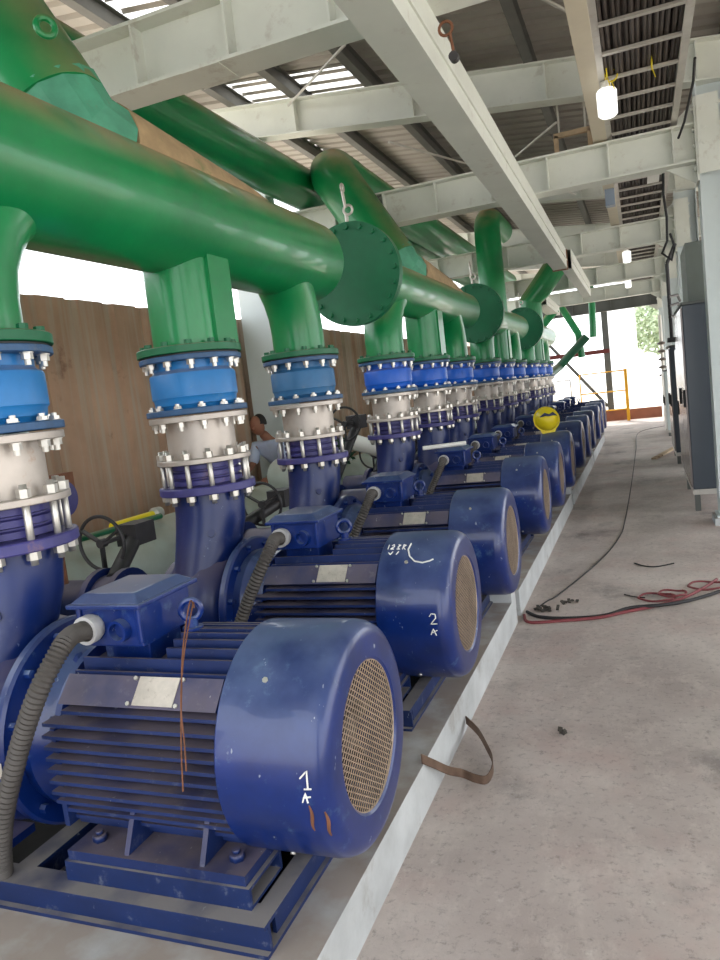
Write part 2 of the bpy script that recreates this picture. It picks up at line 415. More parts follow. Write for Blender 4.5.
    # nameplate on inclined pad (viewer side)
    a = Vector((0, -.305, ZM + .19)); b = Vector((0, -.235, ZM + .265)); d = (b - a).normalized(); nn = Vector((0, -d.z, d.y))
    def pad(x0, x1, t0, t1, off):
        L = (b - a).length; q = [a + d * (L * t0) + nn * off, a + d * (L * t1) + nn * off]
        lo = [a + d * (L * t0) + nn * (off - .003), a + d * (L * t1) + nn * (off - .003)]
        X0 = Vector((x0, 0, 0)); X1 = Vector((x1, 0, 0))
        return [lo[0] + X0, lo[0] + X1, lo[1] + X1, lo[1] + X0, q[0] + X0, q[0] + X1, q[1] + X1, q[1] + X0]
    m = MB(); m.hexa(pad(-.65, -.50, .08, .98, .004)); m.build('nameplate', plate_m, r)
    m = MB()
    for x in (-.665, -.487):
        for t in (.12, .92): c = a + d * ((b - a).length * t) + Vector((x, 0, 0)); m.cyl(c, c + nn * .008, .007, 6)
    m.build('plate_screw', zinc, r)
    # feet
    for s in (-1, 1):
        m = MB(); ya, yb = sorted((s * .36, s * .17))
        m.box(-.945, -.285, ya, yb, .366, .398)
        m.hexa([(-.93, s * .2, .398), (-.3, s * .2, .398), (-.3, s * .215, .398), (-.93, s * .215, .398),
                (-.93, s * .17, .52), (-.3, s * .17, .52), (-.3, s * .245, .52), (-.93, s * .245, .52)])
        for x in (-.73, -.45):
            m.hexa([(x, s * .345, .398), (x + .018, s * .345, .398), (x + .018, s * .2, .398), (x, s * .2, .398),
                    (x, s * .27, .55), (x + .018, s * .27, .55), (x + .018, s * .2, .55), (x, s * .2, .55)])
        ft = m.build('foot', bluehouse, r)
        for x in (-.87, -.35): MB().cyl((x, s * .29, .398), (x, s * .29, .42), .024, 6).cyl((x, s * .29, .42), (x, s * .29, .432), .012, 8).build('foot_bolt', bluehouse, ft)
    return r

def ringbolts(parent, z, R, n, off=0, flip=False):
    global boltproto
    for k in range(n):
        t = 2 * PI * (k + off) / n
        loc = (XR + R * math.cos(t), R * math.sin(t), z)
        if boltproto is None:
            o = bolt_mesh().build('bolt', zinc, parent, loc); boltproto = o
        else:
            o = inst(boltproto, parent, loc)
        o.rotation_euler = (PI, 0, 0) if flip else (0, 0, 0)
        o.scale = (1, 1, .55) if flip else (1, 1, 1)

# ------------------------------------------------------------------ pump
def make_pump():
    r = empty('centrifugal_pump')
    m = MB()                                       # volute casing round the shaft axis
    m.lathe([(-1.6, .12), (-1.59, .2), (-1.57, .30), (-1.52, .35), (-1.44, .375), (-1.33, .375), (-1.26, .35), (-1.215, .30), (-1.19, .22)], (0, 0, ZM), 'x', 48)
    for k in range(16):
        t = k * PI / 8; m.cyl((-1.25, math.cos(t) * .27, ZM + math.sin(t) * .27), (-1.2, math.cos(t) * .27, ZM + math.sin(t) * .27), .015, 6)
    m.build('volute_casing', bluecast, r)
    m = MB()
    path = [(XR, 0, 1.335), (XR, -.002, 1.28), (XR, -.015, 1.18), (XR - .005, -.045, 1.08), (XR - .01, -.09, .98), (XR - .015, -.14, .88), (XR - .02, -.19, .78), (XR - .02, -.22, .68)]
    m.tube(path, [.19, .192, .19, .182, .17, .158, .148, .135], 36)
    m.build('discharge_neck', bluecast, r)
    m = MB(); m.lathe([(1.33, .15), (1.33, .258), (1.335, .262), (1.368, .262), (1.373, .258), (1.373, .15)], (XR, 0, 0), 'z', 44)
    m.build('discharge_flange', purple, r)
    m = MB(); m.cyl((XR + .1, -.185, 1.12), (XR + .11, -.2, 1.125), .022, 6); m.build('plug', bluecast, r)
    m = MB(); m.lathe([(-2.0, .165), (-1.6, .165), (-1.6, .27), (-1.64, .27), (-1.64, .165)], (0, 0, ZM), 'x', 32); m.build('suction_nozzle', bluecast, r)
    for s in (-1, 1): MB().box(-1.55, -1.3, s * .26 - .1, s * .26 + .1, .3, .33).box(-1.45, -1.4, s * .22 - .06, s * .22 + .06, .33, .5).build('pump_foot', bluecast, r)
    return r
def make_joint():
    r = empty('dismantling_joint')
    for a, b, R in ((1.72, 1.75, .265), (1.495, 1.522, .255)):
        m = MB(); m.lathe([(a, .15), (a, R - .003), (a + .003, R), (b - .003, R), (b, R - .003), (b, .15)], (XR, 0, 0), 'z', 44); m.build('flange', steel, r)
    m = MB(); m.lathe([(1.73, .185), (1.51, .185)], (XR, 0, 0), 'z', 44); m.build('sleeve', steel, r)
    m = MB(); pr = []
    for i in range(3): z = 1.495 - i * .042; pr += [(z, .175), (z - .006, .195), (z - .03, .195), (z - .036, .175)]
    pr.append((1.373, .175)); m.lathe(pr, (XR, 0, 0), 'z', 44); m.build('packing_ring', purple, r)
    ringbolts(r, 1.72, .232, 12, .3)
    rod = None
    for k in range(12):
        t = 2 * PI * (k + .3) / 12; loc = (XR + .228 * math.cos(t), .228 * math.sin(t), 0)
        if rod is None:
            m = MB(); m.cyl((0, 0, 1.28), (0, 0, 1.572), .0135, 10)
            for z in (1.3, 1.523): m.tube([(0, 0, z), (0, 0, z + .032)], .025, 6, smooth=False)
            rod = m.build('tie_rod', zinc, r, loc)
        else: inst(rod, r, loc)
    return r
def make_valve():
    r = empty('check_valve')
    m = MB(); m.lathe([(2.035, .2), (1.995, .2), (1.985, .207), (1.975, .226), (1.965, .23), (1.85, .23), (1.84, .222), (1.81, .218), (1.80, .205), (1.785, .2)], (XR, 0, 0), 'z', 48)
    m.build('valve_body', sky_a, r)
    for a, b, R, mt in ((2.035, 2.062, .272, rimblue), (1.757, 1.787, .272, rimblue)):
        m = MB(); m.lathe([(a, .15), (a, R - .003), (a + .003, R), (b - .003, R), (b, R - .003), (b, .15)], (XR, 0, 0), 'z', 44); m.build('valve_flange', mt, r)
    ringbolts(r, 2.035, .238, 12, .1); ringbolts(r, 1.79, .238, 12, .3, True)
    m = MB(); m.lathe([(2.062, .16), (2.062, .262), (2.07, .262), (2.07, .16)], (XR, 0, 0), 'z', 44); m.build('gasket', black, r)
    return r
def make_conduit():
    m = MB(); ctl = [Vector(p) for p in ((-.865, -.215, 1.085), (-.853, -.29, 1.095), (-.842, -.36, 1.07), (-.88, -.42, .975), (-.95, -.435, .85), (-1.02, -.44, .715), (-1.1, -.435, .56), (-1.16, -.42, .42), (-1.2, -.40, .31))]
    pts = []
    for i in range(len(ctl) - 1):
        p0 = ctl[max(i - 1, 0)]; p1 = ctl[i]; p2 = ctl[i + 1]; p3 = ctl[min(i + 2, len(ctl) - 1)]
        for j in range(16):
            t = j / 16
            pts.append(.5 * ((2 * p1) + (p2 - p0) * t + (2 * p0 - 5 * p1 + 4 * p2 - p3) * t * t + (3 * p1 - p0 - 3 * p2 + p3) * t ** 3))
    pts.append(ctl[-1])
    rad = [.0325 if (i // 1) % 2 == 0 else .027 for i in range(len(pts))]
    m.tube(pts, rad, 16); return m.build('ribbed_conduit', conduit_m)

frame0 = make_frame(); motor0 = make_motor(); pump0 = make_pump(); joint0 = make_joint(); valve0 = make_valve(); cond0 = make_conduit()
index_kids()
def extra(k):
    return ['nearest the camera', 'second from the camera', 'third from the camera'][k] if k < 3 else ORD[k] + ' from the camera'
for k in range(NP):
    y = py(k)
    def P(src, label, cat, group):
        o = src if k == 0 else None
        return (src, label, cat, group)
    for src, label, cat, grp in (
        (frame0, 'blue steel channel base frame under the motor %s' % extra(k), 'base frame', 'pump base frames'),
        (motor0, ('large blue electric motor chalk-marked 1, nearest the camera' if k == 0 else 'blue electric motor chalk-marked 2 with a chalk curve on its fan cover' if k == 1 else
                  'blue electric motor with a yellow hard hat lying on it' if k == 5 else
                  'blue finned electric motor, %s in the row' % extra(k)), 'motor', 'electric motors in a row'),
        (pump0, 'blue pump casing and neck below the %s green riser' % ORD[k], 'pump', 'centrifugal pumps in a row'),
        (joint0, 'silver dismantling joint with long tie rods below the %s blue valve' % ORD[k], 'pipe joint', 'silver pipe joints above the pumps'),
        (valve0, '%s round blue check valve bolted below the %s green riser' % (['pale', 'bright', 'muted'][0 if k < 2 else 2 if k == 2 else 1], ORD[k]), 'valve', 'blue check valves'),
        (cond0, 'grey ribbed cable conduit hanging from the terminal box of the motor %s' % extra(k), 'conduit', 'ribbed cable conduits')):
        o = src if k == 0 else dup(src)
        o.location = (0, y, 0); tag(o, label, cat, grp)
        if src is valve0 and k >= 2 or (src is valve0 and k == 2):
            vb = [c for c in C.objects if c.parent is o and c.name.startswith('valve_body')][0]
            vb.data = vb.data.copy(); vb.data.materials[0] = sky_c if k == 2 else sky_b

# chalk marks on fan covers
def on_cover(x, deg, y, r=.362):
    t = math.radians(deg); return (x, y + math.cos(t) * r, ZM + math.sin(t) * r)
index_kids()
motors = sorted([o for o in C.objects if o.name.startswith('electric_motor')], key=lambda o: o.location.y)
def chalk(mi, strokes, name='chalk_mark', w=.0026):
    m = MB()
    for st in strokes:
        pts = []
        for i in range(len(st) - 1):
            for j in range(4):
                t = j / 4; pts.append(on_cover(st[i][0] * (1 - t) + st[i + 1][0] * t, st[i][1] * (1 - t) + st[i + 1][1] * t, 0))
        pts.append(on_cover(st[-1][0], st[-1][1], 0)); m.tube(pts, w, 6)
    m.build(name, paper, motors[mi])
def up(x, d, s=1): return (x, d)
# motor 1: numeral 1 with a small caret, written round the cover
chalk(0, [[(-.062, 173.5), (-.040, 170.0), (-.040, 178.0)], [(-.052, 178.2), (-.03, 177.8)], [(-.062, 184.5), (-.05, 180), (-.046, 184.5)], [(-.058, 182.3), (-.035, 181.5)]])
chalk(1, [[(-.08, 173), (-.07, 171), (-.052, 171.3), (-.05, 174), (-.075, 178.5), (-.045, 178.2)], [(-.08, 186.5), (-.066, 182), (-.055, 187)], [(-.072, 185), (-.048, 183)]])
chalk(1, [[(-.20, 112), (-.205, 119), (-.19, 126), (-.16, 131), (-.12, 132.5), (-.085, 131), (-.07, 129.5)]], w=.004)
chalk(1, [[(-.31, 113), (-.31, 118)], [(-.295, 114), (-.285, 112.5), (-.28, 115), (-.296, 118), (-.28, 118)], [(-.262, 113), (-.25, 113.5), (-.262, 116), (-.25, 118.5), (-.265, 118)],
          [(-.235, 118.5), (-.235, 113), (-.222, 114), (-.235, 116), (-.22, 119)], [(-.3, 122), (-.29, 124), (-.28, 121)], [(-.26, 124), (-.25, 121)]], w=.0028)
# rust scuffs on the first cover's rim
m = MB()
for x0, a0, a1 in ((-.045, 186, 200), (-.006, 190, 205)):
    pts = [on_cover(x0 + .004 * math.sin(i * .7), a0 + (a1 - a0) * i / 8, 0, .3605 if x0 < -.03 else .350) for i in range(9)]
    m.tube(pts, [.002 + .004 * math.sin(PI * i / 8) for i in range(9)], 6)
m.build('rust_scuff', rust, motors[0])

# ------------------------------------------------------------------ discharge headers with risers
def riser_path(kind):
    if kind == 0:
        a = [(XR, 0, 2.105), (XR, .0, 2.25), (XR, .02, 2.38), (XR, .07, 2.5), (XR, .15, 2.61), (XR, .26, 2.7), (XR, .38, 2.75)]
    elif kind == 2:
        a = [(XR, 0, 2.105), (XR, .0, 2.25), (XR, -.02, 2.38), (XR, -.07, 2.5), (XR, -.15, 2.61), (XR, -.26, 2.7), (XR, -.38, 2.75)]
    else: a = [(XR, 0, 2.105), (XR, 0, 2.3), (XR, 0, 2.7)]
    return a
HY = [6.12, 11.2, 15.98]
HE = [5.2, 10.4, 15.2, 20.35]
for s in range(4):
    ya = -.6 if s == 0 else HY[s - 1]; yb = HY[s] if s < 3 else 20.35
    ya = -.6 if s == 0 else HY[s - 1]; yb = HE[s]
    R = .292 if s == 0 else .245
    t = empty('discharge_header', (XR, (ya + yb) / 2, 0))
    tag(t, ['thick green header pipe, nearest of the row, coming in from the left', 'green header pipe between the two nearest round blind flanges, with a slanting branch',
            'green header pipe with the tall upright branch pipe', 'farthest green header pipe with the bent branch pipe'][s], 'header pipe', 'green header pipes')
    oy = (ya + yb) / 2
    def L(p): return (p[0] - XR, p[1] - oy, p[2])
    m = MB(); m.lathe([(ya - oy + (.03 if s else 0), R), (yb - oy - .03, R), (yb - oy + .03, R * .93), (yb - oy + .08, R * .7), (yb - oy + .11, R * .35), (yb - oy + .115, .001)], (0, 0, ZH), 'y', 56)
    m.build('pipe', green, t)
    if s > 0:
        m = MB(); c0 = ya - oy; zc = ZH + .02
        m.lathe([(c0 - .045, .001), (c0 - .045, .44), (c0 - .002, .44), (c0 - .002, .2)], (0, 0, zc), 'y', 56)
        m.lathe([(c0 + .002, .2), (c0 + .002, .44), (c0 + .045, .44), (c0 + .045, .24)], (0, 0, zc), 'y', 56)
        fb = m.build('end_flange', greenf, t)
        fbolt = None
        for k in range(20):
            a = 2 * PI * k / 20; c = (math.cos(a) * .395, c0, zc + math.sin(a) * .395)
            if fbolt is None:
                mm = MB(); mm.tube([(0, -.075, 0), (0, -.045, 0)], .024, 6, smooth=False); mm.cyl((0, -.05, 0), (0, .05, 0), .012, 8); mm.tube([(0, .045, 0), (0, .075, 0)], .024, 6, smooth=False)
                fbolt = mm.build('flange_bolt', greenf, fb, c)
            else: inst(fbolt, fb, c)
        m = MB(); c = Vector((0, c0, ZH + .455))
        m.cyl(c, c + Vector((0, 0, .08)), .016, 10); m.torus(c + Vector((.02, 0, .11)), .04, .011, 'y', 18, 8)
        m.cyl(c + Vector((0, 0, .13)), c + Vector((-.01, -.01, .27)), .013, 10); m.torus(c + Vector((-.01, 0, .3)), .03, .011, 'x', 18, 8)
        m.build('lifting_shackle', galv, t)
    for i in range(3):
        k = s * 3 + i; y = py(k)
        pth = [L((x, y + yy, z)) for x, yy, z in riser_path(i)]
        m = MB()
        m.tube(pth, [.185] * 3 + [.187, .19, .2, .205] if len(pth) == 7 else .185, 36)
        if i == 1:
            m.box(.02, .20, y - oy - .02, y - oy + .195, 2.105, 2.62)
        rs = m.build('riser', green, t)
        m = MB(); c = L((XR, y, 0)); m.lathe([(2.072, .15), (2.072, .275), (2.075, .278), (2.108, .278), (2.112, .274), (2.112, .15)], c, 'z', 48); m.build('riser_flange', greenf, rs)
        rbolt = None
        for q in range(12):
            a = 2 * PI * (q + .1) / 12; cc = (c[0] + .238 * math.cos(a), c[1] + .238 * math.sin(a), 2.112)
            if rbolt is None: rbolt = MB().tube([(0, 0, 0), (0, 0, .024)], .02, 6, smooth=False).build('riser_bolt', greenf, rs, cc)
            else: inst(rbolt, rs, cc)
    # branch pipes
    if s in (0, 1):
        yb_ = 2.98 if s == 0 else 8.17
        m = MB(); mit = Vector((XR - .24, yb_, ZH + .44)); topp = Vector((XR - .86, yb_, ZH + 1.5))
        d = (topp - mit).normalized()
        up_ = [mit + d * q for q in (0, .5, 1.05)]
        c = topp
        elbow = [c - d * .12, c, c + d * .07 + Vector((0, .06, 0)), c + d * .11 + Vector((0, .16, 0)), c + d * .12 + Vector((0, .3, 0)), c + d * .12 + Vector((0, .6, 0))]
        m.tube([L(p) for p in up_ + elbow], .262, 40)
        b = m.build('branch_pipe', green, t)
        m = MB(); m.tube([L(mit + d * .1), L(mit - d * .05 + Vector((0, .04, -.05))), L(mit + Vector((.06, .2, -.15)))], [.272, .272, .27], 14, smooth=False); m.build('mitre_patch', turq, b)
        m = MB(); m.tube([L(mit + Vector((.06, .19, -.14))), L(mit + Vector((.17, 1.2, -.3))), L(mit + Vector((.22, 1.9, -.42)))], [.268, .25, .22], 24); m.build('dusty_saddle', M('dust_caked_green_%d' % s, rgb(165, 140, 105), .85, var=.2, scale=9, spots=rgb(90, 120, 70), spot_amt=.5, spot_scale=5), b)
        if s == 0:
            m = MB(); cc = Vector(L((-1.42, 2.74, 3.49))); m.torus(cc, .038, .015, ((Vector((.8, -.6, 0))), Vector((.6, .8, 0)), Vector((0, 0, 1))), 20, 8); m.build('lifting_lug', green, b)
    elif s == 2:
        y = py(7); m = MB()
        m.tube([L(p) for p in [(XR, y, ZH), (XR, y, 4.26), (XR, y + .03, 4.38), (XR, y + .1, 4.46), (XR, y + .2, 4.51), (XR, y + .32, 4.53), (XR, y + 1.4, 4.53)]], .22, 36)
        m.build('branch_pipe', green, t)
    else:
        y = py(10); m = MB()
        m.tube([L(p) for p in [(XR, y, ZH), (XR, y, 3.5), (XR + .25, y, 3.75), (XR + .75, y, 4.35), (XR + 1.0, y + .1, 4.62)]], .262, 24, smooth=False)
        m.build('branch_pipe', green, t)

# collector pipes running above, beside the tie beams
def longpipe(name, pts, r, mat, label, cat='pipe', group=None):
    m = MB(); m.tube(pts, r, 36); o = m.build(name, mat); tag(o, label, cat, group); return o
gp = 'overhead green pipes'
longpipe('collector_pipe', [(-2.78, -.5, 4.33), (-2.78, 20, 4.33)], .24, green, 'long green pipe with dusty top running overhead above the tie beams, upper left', 'pipe', gp)
longpipe('collector_pipe', [(-3.1, 2, 4.0), (-3.1, 21, 4.0)], .1, green, 'dark green pipe behind the long dusty pipe near the left eave', 'pipe', gp)
longpipe('collector_pipe', [(-2.31, 8.78, 4.4), (-2.31, 20.5, 4.4)], .255, green, 'green overhead pipe continuing beyond the slanting branch', 'pipe', gp)

# ------------------------------------------------------------------ suction side: header, valves, clutter
m = MB(); m.lathe([(-1, .36), (21, .36)], (-2.87, 0, .6), 'y', 40)
o = empty('suction_header', (-2.87, 10, 0)); m.build('pipe', suct, o, (2.87, -10, 0)); tag(o, 'big pale grey suction header pipe lying low behind the pumps', 'pipe')
for yy in (-7.6, -4.5, -.2, 4.5, 9): MB().box(-.22, .22, yy - .1, yy + .1, 0, .3).build('saddle', concr, o)
def valve(k, x, yw, zw, label):
    y = py(k); r = empty('suction_valve', (0, y, 0), label, 'valve', 'hand-wheel valves behind the pumps')
    m = MB(); m.lathe([(-2.02, .1), (-2.02, .22), (-2.06, .22), (-2.06, .18), (-2.2, .18), (-2.2, .22), (-2.24, .22), (-2.24, .15), (-2.53, .15)], (0, 0, ZM), 'x', 28)
    m.build('valve_body', bluecast, r)
    dy = yw - y
    m = MB(); m.cyl((-2.13, 0, ZM + .15), (x + .02, dy + .3, zw - .02), .05, 14)
    m.box(x - .07, x + .09, dy + .22, dy + .42, zw - .07, zw + .07); m.cyl((x, dy + .25, zw), (x, dy, zw), .016, 10)
    m.build('gearbox', iron, r)
    m = MB(); c = (x, dy, zw); m.torus(c, .17, .0115, 'y', 40, 8); m.cyl((x, dy - .02, zw), (x, dy + .03, zw), .028, 14)
    for a in (.5, .5 + 2 * PI / 3, .5 + 4 * PI / 3):
        m.bar((x, dy, zw), (x + math.cos(a) * .17, dy, zw + math.sin(a) * .17), .012, .035, (0, 1, 0))
    m.build('hand_wheel', iron, r)
    return r
v = valve(0, -2.3, py(0) - .1, 1.03, 'suction valve behind the pump nearest the camera, mostly hidden')
v = valve(1, -2.3, 3.58, 1.03, 'suction valve with a black spoked hand wheel standing behind the nearest terminal box')
m = MB(); m.lathe([(-.03, .001), (-.03, .09), (.05, .105), (.06, .001)], (-2.3, -.16, 1.36), 'x', 28); m.build('indicator', purple, v)
m = MB(); m.lathe([(-.09, .001), (-.09, .12), (-.03, .12), (-.03, .05)], (-2.3, -.14, 1.36), 'x', 28); m.box(-2.4, -2.34, -.16, .03, 1.4, 1.5); m.cyl((-2.37, -.14, 1.3), (-2.37, -.14, .85), .02, 8)
m.build('indicator_flange', rust, v)
valve(2, -1.97, 5.05, 1.0, 'suction valve with a black hand wheel, behind the second pump')
valve(3, -1.96, 6.93, 1.5, 'suction valve with its black hand wheel raised high beside the third riser')
for k in range(4, 9): valve(k, -2.2, py(k) + .14, 1.05, 'suction valve behind the %s pump' % ORD[k])
# pale pipes and clutter between
tag(MB().tube([(-2.72, 3.35, 1.02), (-2.72, 4.75, 1.0)], .022, 12).build('green_strip_pipe', greenf), 'thin green pipe lying on the pale suction header', 'pipe')
o = empty('yellow_torch', (-2.78, 4.55, 1.02), 'yellow tubular tool with a grey head lying on the suction header', 'tool')
MB().tube([(0, -.3, 0), (0, .18, 0)], .028, 14).build('barrel', yel2, o); MB().tube([(0, .18, 0), (0, .2, 0), (0, .28, 0)], [.03, .05, .045], 14).build('head', galv, o)
def drum(x, y, z, r, h, tilt, mat, label, name='pale_pipe_stub'):
    m = MB(); m.lathe([(-h / 2, .001), (-h / 2, r), (h / 2, r), (h / 2, .001)], (0, 0, 0), 'y', 28)
    o = m.build(name, mat, None, (x, y, z)); o.rotation_euler = tilt; tag(o, label, 'pipe'); return o
drum(-2.47, 2.95, .86, .15, .5, (0, 0, .9), suct, 'pale grey rounded pipe stub showing behind the nearest terminal box')
drum(-2.1, 6.05, 1.06, .17, .75, (.1, 0, .9), suct, 'pale capped pipe stub behind the second terminal box')
drum(-2.05, 7.75, 1.2, .09, .45, (.25, 0, 1.2), white, 'short white tube propped behind the fourth pump', 'white_tube')

# leafy weeds seen behind third pump
def leafblob(name, c, r, n, sz, label, cat, mat=leaf, parent=None):
    m = MB()
    for i in range(n):
        d = Vector((random.gauss(0, 1), random.gauss(0, 1), random.gauss(0, 1))).normalized() * r * random.random() ** .4
        p = Vector(c) + Vector((d.x, d.y, d.z * .8)); a = Vector((random.uniform(-1, 1), random.uniform(-1, 1), random.uniform(-1, 1))).normalized() * sz
        b = a.orthogonal().normalized() * sz * .5
        m.add([p - a, p + b, p + a, p - b], [(0, 1, 2, 3)])
    o = m.build(name, mat, parent)
    if label: tag(o, label, cat)
    return o

# ------------------------------------------------------------------ person
def skinbody(name, pts, edges, rads, mat, parent=None, lvl=2):
    me = bpy.data.meshes.new(name); me.from_pydata(pts, edges, []); me.materials.append(mat)
    o = bpy.data.objects.new(name, me); C.objects.link(o)
    if parent: o.parent = parent
    md = o.modifiers.new('skin', 'SKIN'); md.use_smooth_shade = True
    for i, r in enumerate(rads): me.skin_vertices[0].data[i].radius = (r, r) if not isinstance(r, tuple) else r
    me.skin_vertices[0].data[0].use_root = True
    s = o.modifiers.new('sub', 'SUBSURF'); s.levels = lvl; s.render_levels = lvl
    return o
def make_person():
    # standing behind the pumps, bent forward from the hips towards the valves (towards -x,-y)
    R0 = empty('person', (-3.34, 7.74, 0), 'person in a pale shirt bending forward behind the pumps, head hidden', 'person')
    p = [(0, .45, .92), (0, .38, 1.08), (-.02, .3, 1.22), (-.03, .2, 1.33), (-.04, .1, 1.42), (-.05, .04, 1.48),
         (.08, .47, .86), (.08, .42, .48), (.08, .5, .09), (.08, .37, .04),
         (-.08, .47, .86), (-.08, .42, .48), (-.08, .52, .09), (-.08, .39, .04),
         (.15, .14, 1.31), (.19, .04, 1.09), (.13, -.2, .98), (.11, -.26, .95),
         (-.2, .14, 1.31), (-.22, .03, 1.09), (-.2, -.24, 1.0), (-.19, -.3, .97)]
    e = [(0, 1), (1, 2), (2, 3), (3, 4), (4, 5), (0, 6), (6, 7), (7, 8), (8, 9), (0, 10), (10, 11), (11, 12), (12, 13), (3, 14), (14, 15), (15, 16), (16, 17), (3, 18), (18, 19), (19, 20), (20, 21)]
    r = [.1, .1, .085, .065, .06, .058, .085, .06, .042, .04, .085, .06, .042, .04, .06, .042, .03, .03, .06, .042, .03, .03]
    skinbody('body', p, e, r, skin, R0)
    sp = [p[i] for i in (0, 1, 2, 3, 14, 15, 18, 19)]
    skinbody('shirt', sp, [(0, 1), (1, 2), (2, 3), (3, 4), (4, 5), (3, 6), (6, 7)], [.15, .145, .16, .14, .08, .07, .08, .07], shirt, R0)
    tp = [p[i] for i in (0, 6, 7, 8, 10, 11, 12)]
    skinbody('trousers', tp, [(0, 1), (1, 2), (2, 3), (0, 4), (4, 5), (5, 6)], [.14, .1, .078, .065, .1, .078, .065], trouser, R0)
    hd = Vector((-.06, -.03, 1.56))
    m = MB(); pr = [(.125 * math.sin(a), .085 * math.cos(a) + .0005) for a in [(-.5 + i / 12) * PI for i in range(13)]]
    m.lathe(pr, hd, (Vector((0, -.45, .89)).normalized(), Vector((1, 0, 0)), Vector((0, .89, .45))), 20)
    m.cyl(hd + Vector((0, -.08, -.02)), hd + Vector((0, -.115, -.04)), .014, 8)
    m.build('head', skin, R0)
    m = MB(); pr = [(.13 * math.sin(a), .091 * math.cos(a) + .0005) for a in [(0 + i / 16) * PI for i in range(9)]]
    m.lathe(pr, hd + Vector((.02, .025, .01)), (Vector((0, .1, 1)).normalized(), Vector((1, 0, 0)), Vector((0, 1, -.1))), 20); m.build('hair', hair, R0)
    for wr, dirn in ((Vector(p[17]), Vector((-.05, -.15, -.1))), (Vector(p[21]), Vector((0, -.15, -.08)))):
        for q in range(5):
            a = wr + Vector(((q - 2) * .018, 0, 0)); b = a + dirn.normalized() * (.07 if q else .045) + Vector(((q - 2) * .006, 0, 0)); c = b + dirn.normalized() * .03 + Vector((0, .01, -.02))
            MB().tube([a, b, c], [.012, .009, .006], 8).build('finger', skin, R0)
make_person()

# ------------------------------------------------------------------ walls, columns, beams
m = MB(); n = 0; y = -4.0; pts = []
while y < 26.2:                                   # left wall: shallow-ribbed rusty sheet
    pts += [(-3.86, y), (-3.86, y + .34), (-3.9, y + .38), (-3.9, y + .46)]; y += .5
for i in range(len(pts) - 1):
    (x0, a), (x1, b) = pts[i], pts[i + 1]
    m.add([(x0, a, 0), (x1, b, 0), (x1, b, 2.93), (x0, a, 2.93), (x0 - .05, a, 0), (x1 - .05, b, 0), (x1 - .05, b, 2.93), (x0 - .05, a, 2.93)],
          [(0, 1, 2, 3), (4, 5, 6, 7), (3, 2, 6, 7)])
struct(m.build('wall_left', rustw))

def ibeam_x(m, x0, x1, y, z0, z1, w=.24, tf=.018, slope=0, stiff=None):
    for a, b in ((z0, z0 + tf), (z1 - tf, z1)):
        m.hexa([(x0, y - w / 2, a + slope * 0), (x1, y - w / 2, a + slope * (x1 - x0)), (x1, y + w / 2, a + slope * (x1 - x0)), (x0, y + w / 2, a),
                (x0, y - w / 2, b), (x1, y - w / 2, b + slope * (x1 - x0)), (x1, y + w / 2, b + slope * (x1 - x0)), (x0, y + w / 2, b)])
    m.hexa([(x0, y - .007, z0 + tf), (x1, y - .007, z0 + tf + slope * (x1 - x0)), (x1, y + .007, z0 + tf + slope * (x1 - x0)), (x0, y + .007, z0 + tf),
            (x0, y - .007, z1 - tf), (x1, y - .007, z1 - tf + slope * (x1 - x0)), (x1, y + .007, z1 - tf + slope * (x1 - x0)), (x0, y + .007, z1 - tf)])
    if stiff:
        x = stiff[0]
        while x < x1 - .05:
            if x > x0 + .05:
                dz = slope * (x - x0); m.box(x - .007, x + .007, y - w / 2 + .01, y + w / 2 - .01, z0 + tf + dz, z1 - tf + dz)
            x += stiff[1]
ROOF0 = 5.04   # rafter top at x=0
SL = -.118
